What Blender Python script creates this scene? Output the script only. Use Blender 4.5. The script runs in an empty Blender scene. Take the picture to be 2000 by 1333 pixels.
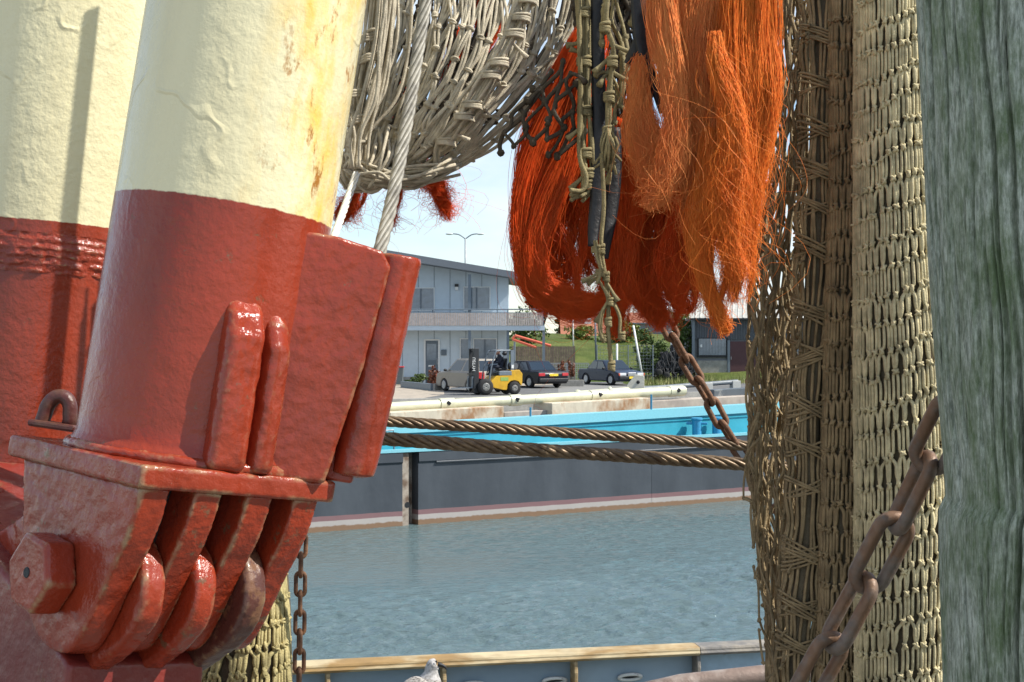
import bpy, bmesh, math, random
import numpy as np
from mathutils import Vector, Matrix, noise as mnoise
SC = bpy.context.scene
R = math.radians
F = 2000*50/36
EZ = 5.56                      # eye height above the water
rng = np.random.default_rng(7)
random.seed(7)

# ------------------------------------------------------------------ camera
cam = bpy.data.cameras.new('camera'); cam.lens = 50; cam.sensor_width = 36
cam.clip_start = .05; cam.clip_end = 4000
cam.dof.use_dof = True; cam.dof.focus_distance = 2.4; cam.dof.aperture_fstop = 90
camo = bpy.data.objects.new('camera', cam); SC.collection.objects.link(camo)
camo.location = (0, 0, EZ); camo.rotation_euler = (R(90), 0, 0); SC.camera = camo

# ------------------------------------------------------------------ sun and sky
SUN_EL, SUN_AZ = R(47), R(9)          # azimuth measured from the camera's right towards the viewer
SUND = Vector((math.cos(SUN_EL)*math.cos(SUN_AZ), -math.cos(SUN_EL)*math.sin(SUN_AZ), math.sin(SUN_EL)))
sun = bpy.data.lights.new('sun', 'SUN'); sun.energy = 4.9; sun.angle = R(.5); sun.color = (1, .95, .86)
so = bpy.data.objects.new('sun', sun); SC.collection.objects.link(so)
so.rotation_euler = SUND.to_track_quat('Z', 'Y').to_euler()
W = bpy.data.worlds.new('World'); SC.world = W; W.use_nodes = True
wn = W.node_tree; wl = wn.links; bg = wn.nodes['Background']
sky = wn.nodes.new('ShaderNodeTexSky'); sky.sky_type = 'NISHITA'; sky.sun_disc = False
sky.sun_elevation = SUN_EL; sky.sun_rotation = math.atan2(SUND.x, SUND.y)
sky.air_density = 1.0; sky.dust_density = .15
tc = wn.nodes.new('ShaderNodeTexCoord')
mp = wn.nodes.new('ShaderNodeMapping'); mp.inputs['Scale'].default_value = (1, 1, 2.6); mp.inputs['Location'].default_value = (.35, .2, .1)
cn = wn.nodes.new('ShaderNodeTexNoise'); cn.inputs['Scale'].default_value = 3.2; cn.inputs['Detail'].default_value = 7; cn.inputs['Roughness'].default_value = .55
cr = wn.nodes.new('ShaderNodeMapRange'); cr.inputs[1].default_value = .40; cr.inputs[2].default_value = .64
cm = wn.nodes.new('ShaderNodeMix'); cm.data_type = 'RGBA'
cm.inputs[7].default_value = (6.3, 6.8, 7.3, 1)
wl.new(tc.outputs['Generated'], mp.inputs[0]); wl.new(mp.outputs[0], cn.inputs[0]); wl.new(cn.outputs[0], cr.inputs[0])
tn = wn.nodes.new('ShaderNodeMix'); tn.data_type = 'RGBA'; tn.blend_type = 'MULTIPLY'; tn.inputs[0].default_value = 1; tn.inputs[7].default_value = (.93, 1.0, 1.07, 1)
wl.new(cr.outputs[0], cm.inputs[0]); wl.new(sky.outputs[0], tn.inputs[6]); wl.new(tn.outputs[2], cm.inputs[6]); wl.new(cm.outputs[2], bg.inputs[0])
bg.inputs[1].default_value = .115
SC.view_settings.view_transform = 'Standard'; SC.view_settings.look = 'None'
SC.view_settings.exposure = .5; SC.view_settings.gamma = 1
try:
    SC.cycles.max_bounces = 6; SC.cycles.transparent_max_bounces = 8; SC.cycles.caustics_reflective = False
    SC.cycles.use_denoising = True
except Exception: pass

# ------------------------------------------------------------------ helpers: objects
WL = {}                                  # world location of the things' empties
def P(px, py, d):
    return np.array([(px-1000)/F*d, d, EZ-(py-666.5)/F*d])
def G(px, py, h=2.45):                   # where the ray through a pixel meets the far quay
    return P(px, py, F*h/(py-666.5))
def setp(o, label=None, cat=None, group=None, kind=None):
    if label: o['label'] = label
    if cat: o['category'] = cat
    if group: o['group'] = group
    if kind: o['kind'] = kind
    return o
def thing(name, label, cat, loc, rot=None, group=None):
    o = bpy.data.objects.new(name, None); SC.collection.objects.link(o); o.empty_display_size = .1
    if rot is not None: o.matrix_world = Matrix.Translation(Vector(loc)) @ rot.to_4x4()
    else: o.location = Vector(loc)
    WL[o.name] = np.array(loc, float)
    return setp(o, label, cat, group)

class MB:
    def __init__(s): s.v = []; s.f = []; s.m = []; s.n = 0
    def add(s, v, faces, mi=0):
        v = np.asarray(v, float).reshape(-1, 3)
        s.v.append(v)
        for f in faces:
            f = np.atleast_2d(np.asarray(f, int))
            s.f.append(f+s.n); s.m.append(np.full(len(f), mi))
        s.n += len(v); return s
    def box(s, c, d, rot=None, mi=0):
        d = np.array(d)/2.
        v = np.array([(x, y, z) for x in (-1, 1) for y in (-1, 1) for z in (-1, 1)])*d
        if rot is not None: v = v @ np.array(rot.to_3x3()).T
        return s.add(v+np.array(c), [[(0, 1, 3, 2), (4, 6, 7, 5), (0, 4, 5, 1), (2, 3, 7, 6), (0, 2, 6, 4), (1, 5, 7, 3)]], mi)
    def prism(s, poly, w0, w1, fr=None, mi=0):
        """polygon in (u,v) extruded along w; fr maps (u,v,w) -> xyz"""
        n = len(poly); fr = fr or (lambda u, v, w: (u, w, v))
        v = [fr(u, q, w0) for u, q in poly]+[fr(u, q, w1) for u, q in poly]
        i = np.arange(n); j = (i+1) % n
        return s.add(v, [[tuple(range(n))[::-1]], [tuple(range(n, 2*n))], np.stack([i, j, j+n, i+n], 1)], mi)
    def tubes(s, Pt, Rd, k=6, mi=0, cap=True, ref=(.13, .97, .21)):
        Pt = np.asarray(Pt, float)
        if Pt.ndim == 2: Pt = Pt[None]
        S, n, _ = Pt.shape
        Rd = np.broadcast_to(np.asarray(Rd, float), (S, n)) if np.ndim(Rd) != 1 or np.shape(Rd) != (S,) else np.repeat(np.asarray(Rd)[:, None], n, 1)
        T = np.gradient(Pt, axis=1); T /= np.linalg.norm(T, axis=2, keepdims=True)+1e-12
        N = np.cross(T, np.array(ref)); N /= np.linalg.norm(N, axis=2, keepdims=True)+1e-9
        B = np.cross(T, N)
        a = np.arange(k)*2*math.pi/k
        V = Pt[:, :, None]+Rd[:, :, None, None]*(np.cos(a)[None, None, :, None]*N[:, :, None]+np.sin(a)[None, None, :, None]*B[:, :, None])
        idx = np.arange(S*n*k).reshape(S, n, k)
        A = idx[:, :-1]; C = idx[:, 1:]
        q = np.stack([A, np.roll(A, -1, 2), np.roll(C, -1, 2), C], -1).reshape(-1, 4)
        fs = [q]
        if cap and k > 3: fs += [idx[:, 0, ::-1], idx[:, -1]]
        return s.add(V, fs, mi)
    def tube(s, path, r, k=8, mi=0, cap=True, ref=(.13, .97, .21)):
        path = np.asarray(path, float)
        r = np.full(len(path), r) if np.ndim(r) == 0 else np.asarray(r)
        return s.tubes(path[None], r[None], k, mi, cap, ref)
    def ball(s, c, r, k=10, m=7, mi=0, rot=None, jit=0):
        th = np.linspace(0, math.pi, m); ph = np.arange(k)*2*math.pi/k
        v = np.stack([np.sin(th)[:, None]*np.cos(ph), np.sin(th)[:, None]*np.sin(ph), np.repeat(np.cos(th)[:, None], k, 1)], -1).reshape(-1, 3)
        if jit: v = v*(1+rng.normal(0, jit, (len(v), 1)))
        v = v*np.array(r)
        if rot is not None: v = v @ np.array(rot.to_3x3()).T
        idx = np.arange(m*k).reshape(m, k); A = idx[:-1]; C = idx[1:]
        q = np.stack([A, C, np.roll(C, -1, 1), np.roll(A, -1, 1)], -1).reshape(-1, 4)
        return s.add(v+np.array(c), [q], mi)
    def balls(s, C, r, mi=0, k=6, m=5):
        for c in C: s.ball(c, np.array([r, r, r])*rng.uniform(.85, 1.2, 3), k, m, mi, None, .08)
        return s
    def lathe(s, prof, k=32, fr=None, mi=0):
        """profile [(r, h)] turned about the h axis"""
        fr = fr or (lambda x, y, z: np.stack([x, y, z], -1))
        r = np.array([p[0] for p in prof]); h = np.array([p[1] for p in prof]); a = np.arange(k)*2*math.pi/k
        x = r[:, None]*np.cos(a); y = r[:, None]*np.sin(a); z = np.repeat(h[:, None], k, 1)
        idx = np.arange(len(prof)*k).reshape(len(prof), k); A = idx[:-1]; C = idx[1:]
        q = np.stack([A, np.roll(A, -1, 1), np.roll(C, -1, 1), C], -1).reshape(-1, 4)
        return s.add(fr(x, y, z).reshape(-1, 3), [q], mi)
    def grid(s, V, mi=0, wrap=False):
        n, k = V.shape[:2]; idx = np.arange(n*k).reshape(n, k)
        if wrap: A, B_, C, D_ = idx[:-1], np.roll(idx, -1, 1)[:-1], np.roll(idx, -1, 1)[1:], idx[1:]
        else: A, B_, C, D_ = idx[:-1, :-1], idx[:-1, 1:], idx[1:, 1:], idx[1:, :-1]
        return s.add(V.reshape(-1, 3), [np.stack([A, B_, C, D_], -1).reshape(-1, 4)], mi)
    def mesh(s, name, origin):
        v = np.concatenate(s.v)-origin
        me = bpy.data.meshes.new(name)
        me.vertices.add(len(v)); me.vertices.foreach_set('co', v.astype(np.float32).ravel())
        lens = np.concatenate([np.full(len(f), f.shape[1]) for f in s.f])
        lp = np.concatenate([f.ravel() for f in s.f])
        me.loops.add(len(lp)); me.loops.foreach_set('vertex_index', lp.astype(np.int32))
        me.polygons.add(len(lens)); st = np.concatenate([[0], np.cumsum(lens)[:-1]])
        me.polygons.foreach_set('loop_start', st.astype(np.int32)); me.polygons.foreach_set('loop_total', lens.astype(np.int32))
        me.polygons.foreach_set('material_index', np.concatenate(s.m).astype(np.int32))
        me.update(calc_edges=True); me.validate(); return me
    def build(s, name, mats, parent=None, smooth=False, bevel=0, local=False, origin=None, seg=2, auto=None):
        if local: org = np.zeros(3)
        elif origin is not None: org = np.array(origin, float)
        else:
            v = np.concatenate(s.v); org = v.mean(0); org[2] = v[:, 2].min()
        me = s.mesh(name, org)
        for m in (mats if isinstance(mats, (list, tuple)) else [mats]): me.materials.append(m)
        o = bpy.data.objects.new(name, me); SC.collection.objects.link(o)
        if smooth: me.polygons.foreach_set('use_smooth', np.ones(len(me.polygons), bool))
        else: me.polygons.foreach_set('use_smooth', np.zeros(len(me.polygons), bool))
        if auto is not None:
            me.polygons.foreach_set('use_smooth', np.ones(len(me.polygons), bool)); me.set_sharp_from_angle(angle=R(auto))
        if parent is not None:
            o.parent = parent
            base = WL.get(parent.name, np.zeros(3))
            o.location = Vector(org-base) if not local else (0, 0, 0)
            WL[o.name] = org if not local else base
        elif not local: o.location = Vector(org); WL[o.name] = org
        if bevel:
            b = o.modifiers.new('bevel', 'BEVEL'); b.width = bevel; b.segments = seg; b.limit_method = 'ANGLE'; b.angle_limit = R(40)
            b.harden_normals = False
        return o
def lumpy(o, levels=4, amp=.003, size=.03, smooth=True):
    amp *= .7
    if levels > 1:
        s = o.modifiers.new('remesh', 'REMESH'); s.mode = 'VOXEL'; s.voxel_size = {5: .0032, 4: .0036, 3: .003, 2: .009}[levels]; s.use_smooth_shade = True
    else:
        s = o.modifiers.new('sub', 'SUBSURF'); s.subdivision_type = 'SIMPLE'; s.levels = levels; s.render_levels = levels
    for i, (a, z) in enumerate(((amp, size), (amp*.5, size*.35))):
        t = bpy.data.textures.new('lump', 'CLOUDS'); t.noise_scale = z; t.noise_depth = 3
        d = o.modifiers.new('disp', 'DISPLACE'); d.texture = t; d.strength = a*2; d.mid_level = .5; d.texture_coords = 'LOCAL'
    if smooth: o.data.polygons.foreach_set('use_smooth', np.ones(len(o.data.polygons), bool))
    return o
def spline(pts, n, closed=False):
    """Catmull-Rom through pts (any dimension)"""
    p = np.asarray(pts, float); p = np.concatenate([[2*p[0]-p[1]], p, [2*p[-1]-p[-2]]])
    m = len(p)-3; t = np.linspace(0, m, n); i = np.minimum(t.astype(int), m-1); f = (t-i)[:, None]
    a, b, c, d = p[i], p[i+1], p[i+2], p[i+3]
    return .5*((2*b)+(-a+c)*f+(2*a-5*b+4*c-d)*f**2+(-a+3*b-3*c+d)*f**3)
def pix(pts, n):
    """spline through (px, py, depth) samples -> world"""
    q = spline(pts, n); return np.stack([(q[:, 0]-1000)/F*q[:, 2], q[:, 2], EZ-(q[:, 1]-666.5)/F*q[:, 2]], 1)
def resample(path, step):
    d = np.concatenate([[0], np.cumsum(np.linalg.norm(np.diff(path, axis=0), axis=1))])
    n = max(2, int(d[-1]/step)+1); t = np.linspace(0, d[-1], n)
    return np.stack([np.interp(t, d, path[:, k]) for k in range(3)], 1)

# ------------------------------------------------------------------ helpers: materials
def new_mat(name):
    m = bpy.data.materials.new(name); m.use_nodes = True
    return m, m.node_tree.nodes, m.node_tree.links, m.node_tree.nodes['Principled BSDF']
def nnode(N, L, vec, scale, detail=5, rough=.55):
    n = N.new('ShaderNodeTexNoise'); n.inputs['Scale'].default_value = scale; n.inputs['Detail'].default_value = detail
    n.inputs['Roughness'].default_value = rough; L.new(vec, n.inputs['Vector']); return n
def mixn(N, L, fac, a, b, blend='MIX'):
    x = N.new('ShaderNodeMix'); x.data_type = 'RGBA'; x.blend_type = blend
    for i, q in ((0, fac), (6, a), (7, b)):
        if isinstance(q, (int, float)): x.inputs[i].default_value = q
        elif isinstance(q, tuple): x.inputs[i].default_value = (*q, 1) if len(q) == 3 else q
        else: L.new(q, x.inputs[i])
    return x.outputs[2]
def rangen(N, L, v, lo, hi, a=0., b=1.):
    r = N.new('ShaderNodeMapRange'); L.new(v, r.inputs[0])
    for i, q in enumerate((lo, hi, a, b)): r.inputs[i+1].default_value = q
    return r.outputs[0]
def mathn(N, L, op, a, b=None):
    x = N.new('ShaderNodeMath'); x.operation = op
    for i, q in enumerate((a, b)):
        if q is None: continue
        if isinstance(q, (int, float)): x.inputs[i].default_value = q
        else: L.new(q, x.inputs[i])
    return x.outputs[0]
def objvec(N, L, stretch=(1, 1, 1)):
    t = N.new('ShaderNodeTexCoord'); m = N.new('ShaderNodeMapping'); m.inputs['Scale'].default_value = stretch
    L.new(t.outputs['Object'], m.inputs[0]); return m.outputs[0]
def mat(name, col, rough=.5, metal=0, col2=None, vs=6, lo=.45, hi=.62, var=.14, bump=0, bs=40, bd=.01, st=(1, 1, 1), spec=.5, coat=0, rvar=.1):
    m, N, L, B = new_mat(name); v = objvec(N, L, st)
    c = col
    if col2: c = mixn(N, L, rangen(N, L, nnode(N, L, v, vs, 8, .6).outputs[0], lo, hi), col, col2)
    k = rangen(N, L, nnode(N, L, v, vs*2.7, 6).outputs[0], .25, .75, 1-var, 1+var)
    hs = N.new('ShaderNodeHueSaturation'); L.new(k, hs.inputs['Value'])
    if isinstance(c, tuple): hs.inputs['Color'].default_value = (*c, 1)
    else: L.new(c, hs.inputs['Color'])
    L.new(hs.outputs[0], B.inputs['Base Color'])
    B.inputs['Metallic'].default_value = metal; B.inputs['Specular IOR Level'].default_value = spec
    B.inputs['Coat Weight'].default_value = coat
    if rvar: L.new(rangen(N, L, nnode(N, L, v, vs*1.6).outputs[0], .3, .7, max(.02, rough-rvar), min(1, rough+rvar)), B.inputs['Roughness'])
    else: B.inputs['Roughness'].default_value = rough
    if bump:
        h = nnode(N, L, v, bs, 6, .6); b = N.new('ShaderNodeBump'); b.inputs['Strength'].default_value = bump; b.inputs['Distance'].default_value = bd
        L.new(h.outputs[0], b.inputs['Height']); L.new(b.outputs[0], B.inputs['Normal'])
    return m
def red_paint(name, col=(.285, .035, .0125), rough=.18, z_cream=None, bs=22, wear=.64, bump=.6, stain=True):
    """thick brushed gloss paint; with z_cream the upper part of the tube is cream"""
    m, N, L, B = new_mat(name); v = objvec(N, L); vz = objvec(N, L, (1, 1, .18))
    n1 = nnode(N, L, v, 5, 6).outputs[0]
    red = mixn(N, L, rangen(N, L, n1, .38, .65), col, (col[0]*.72, col[1]*.85, col[2]*1.1))
    chip = rangen(N, L, nnode(N, L, v, 26, 9, .68).outputs[0], wear, wear+.05)
    red = mixn(N, L, chip, red, (.16, .075, .04))
    pale = rangen(N, L, nnode(N, L, v, 13, 9, .75).outputs[0], .68, .72, 0, .8)
    red = mixn(N, L, pale, red, (.42, .26, .22))
    geo = N.new('ShaderNodeNewGeometry')
    edge_ = mathn(N, L, 'MULTIPLY', rangen(N, L, geo.outputs['Pointiness'], .512, .55), rangen(N, L, nnode(N, L, v, 16, 7, .7).outputs[0], .46, .60))
    if z_cream is None: red = mixn(N, L, mathn(N, L, 'MULTIPLY', edge_, .75), red, mixn(N, L, nnode(N, L, v, 40, 4).outputs[0], (.20, .12, .05), (.45, .38, .22)))
    c = red
    if z_cream is not None:
        sx = N.new('ShaderNodeSeparateXYZ'); L.new(v, sx.inputs[0])
        cream = mixn(N, L, rangen(N, L, nnode(N, L, vz, 9, 5).outputs[0], .4, .7), (.72, .66, .42), (.66, .59, .36))
        # rust-yellow weathering on the weather side
        side = rangen(N, L, mathn(N, L, 'ADD', mathn(N, L, 'ADD', mathn(N, L, 'MULTIPLY', sx.outputs[0], .686), mathn(N, L, 'MULTIPLY', sx.outputs[1], -.727)), mathn(N, L, 'MULTIPLY', nnode(N, L, v, 7, 4).outputs[0], .10)), .085, .15) if stain else 0.
        y1 = mathn(N, L, 'MULTIPLY', rangen(N, L, nnode(N, L, objvec(N, L, (1, 1, .35)), 16, 8, .65).outputs[0], .44, .66), side)
        cream = mixn(N, L, y1, cream, (.76, .50, .10))
        y2 = mathn(N, L, 'MULTIPLY', rangen(N, L, nnode(N, L, objvec(N, L, (1, 1, .45)), 24, 8, .7).outputs[0], .57, .64), side)
        cream = mixn(N, L, y2, cream, (.35, .15, .03))
        edge = mathn(N, L, 'ADD', sx.outputs[2], mathn(N, L, 'MULTIPLY', nnode(N, L, v, 60, 3).outputs[0], .006))
        c = mixn(N, L, rangen(N, L, edge, z_cream, z_cream+.002), red, cream)
    L.new(c, B.inputs['Base Color'])
    L.new(rangen(N, L, nnode(N, L, v, 14).outputs[0], .3, .7, rough-.1, rough+.16), B.inputs['Roughness'])
    B.inputs['Coat Weight'].default_value = .15; B.inputs['Specular IOR Level'].default_value = .4; B.inputs['Coat Roughness'].default_value = .12
    h = mathn(N, L, 'ADD', nnode(N, L, v, bs, 7, .55).outputs[0], mathn(N, L, 'MULTIPLY', nnode(N, L, v, bs*4.5, 5).outputs[0], .35))
    if z_cream is not None:          # raised edges of old paint layers
        cnt = mathn(N, L, 'ABSOLUTE', mathn(N, L, 'SUBTRACT', nnode(N, L, v, 9, 2, .4).outputs[0], .5))
        msk = rangen(N, L, nnode(N, L, v, 4.3, 2).outputs[0], .5, .6)
        h = mathn(N, L, 'ADD', h, mathn(N, L, 'MULTIPLY', msk, rangen(N, L, cnt, .004, .03, .45, 0)))
    b = N.new('ShaderNodeBump'); b.inputs['Strength'].default_value = bump; b.inputs['Distance'].default_value = .006
    L.new(h, b.inputs['Height']); L.new(b.outputs[0], B.inputs['Normal'])
    return m
def fibre(name, col, trans):
    m, N, L, B = new_mat(name); out = N['Material Output']
    v = objvec(N, L, (1, 1, .3)); c = mixn(N, L, rangen(N, L, nnode(N, L, v, 30, 4).outputs[0], .3, .7), col, tuple(min(1, q*1.35) for q in col))
    L.new(c, B.inputs['Base Color']); B.inputs['Roughness'].default_value = .45; B.inputs['Specular IOR Level'].default_value = .35
    t = N.new('ShaderNodeBsdfTranslucent'); L.new(c, t.inputs[0]); x = N.new('ShaderNodeMixShader'); x.inputs[0].default_value = trans
    L.new(B.outputs[0], x.inputs[1]); L.new(t.outputs[0], x.inputs[2]); L.new(x.outputs[0], out.inputs[0]); return m
def cord_mat(name, col, dark=.55):
    return mat(name, col, .8, 0, tuple(c*dark for c in col), 22, .42, .68, .3, .9, 420, .003, spec=.25)
def leaf_mat(name, col, col2):
    return mat(name, col, .55, 0, col2, 1.3, .4, .62, .3, spec=.3)
RUST = mat('rusty_iron', (.13, .07, .042), .72, .35, (.23, .115, .06), 40, .42, .62, .3, .7, 220, .002)
RUSTG = mat('rusty_iron_grey', (.17, .095, .055), .55, .3, (.15, .12, .10), 30, .44, .62, .25, .6, 120, .002)
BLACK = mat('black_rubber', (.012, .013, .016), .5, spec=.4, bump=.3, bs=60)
STEEL = mat('grey_steel', (.16, .19, .22), .45, .2, var=.1)
WHITE = mat('white_paint', (.72, .73, .72), .5, var=.05)
GLASS = mat('dark_glass', (.02, .03, .04), .06, spec=.9, var=.05, rvar=0)
TYRE = mat('tyre_rubber', (.018, .018, .019), .85, bump=.2)
RIM = mat('alloy', (.35, .36, .38), .35, .7)

# ================================================================== SETTING: water, far quay, dike
QZ = EZ-2.45
# barge line on the water
HA = P(620, 1040, F*EZ/(1040-666.5)); HB = P(1480, 975, F*EZ/(975-666.5))
UB = (HB-HA); UB[2] = 0; UB /= np.linalg.norm(UB); VBv = np.array([-UB[1], UB[0], 0]); HO = P(1000, 1010, F*EZ/(1010-666.5))
HO = HA+UB*np.dot(HO-HA, UB)
def bl(s, w, z): return HO+UB*s+VBv*w+np.array([0, 0, z])
def ph(px, py, w=0.):                     # pixel -> (s, z) on the barge plane at offset w
    r = np.array([(px-1000)/F, 1, -(py-666.5)/F]); o = np.array([0, 0, EZ]); n = VBv
    t = np.dot(HO+VBv*w-o, n)/np.dot(r, n); p = o+r*t-HO; return np.dot(p, UB), p[2]
# water
m, N, L, B = new_mat('harbour_water'); v = objvec(N, L, (.6, 1.3, 1))
B.inputs['Base Color'].default_value = (.095, .140, .146, 1); B.inputs['Roughness'].default_value = .10; B.inputs['IOR'].default_value = 1.33
n1 = nnode(N, L, v, 3.6, 4, .55).outputs[0]; n2 = nnode(N, L, v, 11, 4, .6).outputs[0]
pat = rangen(N, L, nnode(N, L, objvec(N, L, (.25, .5, 1)), .35, 3).outputs[0], .35, .65, .45, 1.15)
h = mathn(N, L, 'MULTIPLY', mathn(N, L, 'ADD', n1, mathn(N, L, 'MULTIPLY', n2, .38)), pat)
bp = N.new('ShaderNodeBump'); bp.inputs['Strength'].default_value = 1; bp.inputs['Distance'].default_value = .12
L.new(h, bp.inputs['Height']); L.new(bp.outputs[0], B.inputs['Normal'])
gx_ = np.concatenate([[-900, -60], np.arange(-13, 15, .085), [60, 900]]); gy_ = np.concatenate([[-60, 5], np.arange(8.5, 25, .06), np.arange(25, 52, .10), [70, 900]])
XX, YY = np.meshgrid(gx_, gy_); ZZ = np.zeros_like(XX); gw = np.random.default_rng(19)
for _ in range(70):
    lam = np.exp(gw.uniform(np.log(.2), np.log(.8))); a_ = gw.normal(1.25, .55); k_ = 2*math.pi/lam; ph_ = gw.uniform(0, 6.3)
    ZZ +=   .062*lam/math.sqrt(70)*1.15*np.sin(k_*(XX*math.cos(a_)+YY*math.sin(a_))+ph_)*(1+.5*np.sin(XX*.21+YY*.33+ph_))
ZZ *= (.6+.45*np.sin(XX*.13-YY*.42+1.)+.25*np.sin(XX*.31+YY*.17))*((XX > -13) & (XX < 14.9) & (YY > 8.5) & (YY < 51.9))
ZZ *= np.clip(-((XX-HO[0])*VBv[0]+(YY-HO[1])*VBv[1])/9, .25, 1)          # calmer in the lee of the barge
b = MB(); b.grid(np.stack([XX, YY, ZZ], -1))
setp(b.build('water', m, origin=(0, 0, 0), smooth=True), kind='structure')
# far quay: one sheet from the quay edge to the horizon, with its wall
ASPH = mat('asphalt', (.135, .135, .132), .9, 0, (.10, .10, .10), .8, .4, .6, .1, .3, 60, .01)
e0, e1 = bl(-400, 13.2, 0), bl(400, 13.2, 0); z3 = np.array([0, 0, QZ])
b = MB(); b.add([e0+z3, e1+z3, (1600, 3000, QZ), (-1600, 3000, QZ)], [[(0, 1, 2, 3)]])
setp(b.build('ground', ASPH, origin=(0, 60, QZ)), kind='structure')
CONC = mat('concrete', (.34, .33, .30), .85, 0, (.24, .23, .21), 3, .4, .65, .12, .3, 40)
b = MB(); g4 = np.array([0, 0, -.004]); b.prism([(0, -2), (.35, -2), (.35, QZ+.12), (0, QZ+.12)], -400, 400, lambda u, v, w: tuple(bl(w, 13.0+u-.16, v)))
setp(b.build('quay_wall', CONC, origin=(0, 60, 0)), kind='structure')
SAND = mat('sandy_paving', (.40, .34, .27), .9, 0, (.30, .26, .21), 2, .4, .6, .12, .3, 50)
def sheet(name, pts, z, m): 
    b = MB(); q = [G(*p) for p in pts]; b.add([(p[0], p[1], QZ+z) for p in q], [[tuple(range(len(q)))]]); return setp(b.build(name, m), kind='structure')
sheet('pavement', [(640, 786), (800, 783), (868, 771), (866, 760), (1095, 751), (1095, 749), (640, 752)], .004, SAND)
PALE = mat('pale_kerb_paving', (.36, .35, .32), .9, var=.1)
sheet('parking_bay', [(1090, 752), (1400, 748), (1440, 752), (1240, 766), (1090, 768)], .004, mat('worn_asphalt', (.20, .195, .185), .9, var=.12, bump=.2))
# dike behind the yard
GRASSM = mat('grass', (.085, .125, .028), .9, 0, (.15, .17, .05), .35, .4, .62, .3, 1., 9, .25, spec=.15)
xs = np.linspace(-60, 60, 60); ysd = np.array([84.5, 88, 93, 99, 106, 118, 400]); hz = np.array([0, .5, 1.5, 2.5, 2.95, 3.0, 3.05])
V = np.array([[(x, y+.6*math.sin(x*.3), QZ+h+.12*math.sin(x*.9+y)*min(1, h)-.03) for x in xs] for y, h in zip(ysd, hz)])
b = MB(); b.grid(V); setp(b.build('grass_dike', GRASSM, smooth=True), kind='structure')
sheet('grass_verge', [(1225, 742), (1480, 741), (1470, 747), (1400, 750), (1240, 755), (1215, 749)], .008, GRASSM)
GBL = leaf_mat('grass_blades', (.13, .17, .04), (.30, .27, .12))
b = MB(); g = np.random.default_rng(90); n = 5200; bx = []; 
for _ in range(n):
    px, py = g.uniform(1232, 1475), g.uniform(742.5, 753); 
    if px > 1400 and py > 750: continue
    if px < 1245 and py > 751: continue
    bx.append(G(px, py))
bx = np.array(bx); hh = g.gamma(3, .07, len(bx)); a = g.uniform(0, 6.3, len(bx)); le = g.normal(0, .35, len(bx))
wd = np.stack([np.cos(a), np.sin(a), 0*a], 1)*.018; tip = bx+np.stack([np.cos(a+1)*le*hh, np.sin(a+1)*le*hh, hh], 1)
V = np.stack([bx-wd, bx+wd, tip], 1).reshape(-1, 3); b.add(V, [np.arange(len(V)).reshape(-1, 3)])
setp(b.build('long_grass', GBL), 'long dry grass on the verge', None, kind='stuff'); 
# ================================================================== foliage
def crown(b, c, r, n, leaf, seed, clumps=18, mi=0):
    g = np.random.default_rng(seed); c = np.array(c); r = np.array(r)
    cc = g.normal(0, 1, (clumps, 3)); cc /= np.linalg.norm(cc, axis=1, keepdims=True); cc *= g.uniform(.35, .95, (clumps, 1)); cr_ = g.uniform(.18, .38, clumps)
    k = g.integers(0, clumps, n); p = g.normal(0, 1, (n, 3)); p /= np.linalg.norm(p, axis=1, keepdims=True); p = cc[k]+p*(cr_[k]*g.uniform(.5, 1.05, n))[:, None]
    p = c+p*r; u = g.normal(0, 1, (n, 3)); u /= np.linalg.norm(u, axis=1, keepdims=True); w = np.cross(u, g.normal(0, 1, (n, 3))); w /= np.linalg.norm(w, axis=1, keepdims=True)
    s = leaf*g.uniform(.6, 1.4, n)[:, None]; V = np.stack([p-u*s, p+w*s*.5, p+u*s, p-w*s*.5], 1).reshape(-1, 3); b.add(V, [np.arange(4*n).reshape(-1, 4)], mi)
LEAF = leaf_mat('green_leaves', (.05, .085, .02), (.10, .14, .035)); LEAFD = leaf_mat('dark_leaves', (.02, .035, .014), (.04, .06, .02)); LEAFR = leaf_mat('russet_leaves', (.17, .06, .035), (.26, .11, .06)); LEAFY = leaf_mat('bright_leaves', (.11, .16, .03), (.20, .24, .05))
BARK = mat('bark', (.10, .08, .06), .9, bump=.5)
def bush(name, label, px, py, d, w, h, m, n, leaf, seed, trunk=False, cat='bush', group=None, base=None):
    """px,py: centre of its foot"""
    c = P(px, py, d) if base is None else np.array(base); t = thing(name, label, cat, c, group=group)
    b = MB(); z0 = h*.42 if trunk else 0; crown(b, c+np.array([0, 0, z0+(h-z0)/2]), (w/2, w/2, (h-z0)/2), n, leaf, seed, 16 if w < 2 else 26); b.build('crown' if trunk else 'foliage', m, t)
    s = MB(); 
    if trunk: s.tube([c-np.array([0, 0, .2]), c+np.array([.05, 0, h*.35]), c+np.array([0, 0, h*.85])], [w*.05, w*.035, w*.01], 8)
    g = np.random.default_rng(seed)
    for _ in range(5):
        z = h*(.3 if trunk else .02); e = c+np.array([g.uniform(-1, 1)*w*.35, g.uniform(-1, 1)*w*.35, h*g.uniform(.6, .85)]); s.tube([c+np.array([0, 0, z]), (c+e)/2+np.array([0, 0, h*.1]), e], [w*.02, w*.014, w*.006], 5)
    s.build('trunk' if trunk else 'stems', BARK, t, smooth=True); return t
bush('dark_tree', 'dark tree beside the balcony end of the grey building', 1062, 655, 100, 2.6, 6.2, LEAFD, 2600, .16, 101, True, 'tree', base=P(1058, 666.5, 100)-np.array([0, 0, 1.2]))
bush('dark_tree', 'green tree behind the tiled roof with the white chimney', 1125, 660, 140, 5, 5.2, LEAF, 2200, .25, 102, True, 'tree', base=P(1130, 660, 142)-np.array([0, 0, 2.0]))
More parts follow.
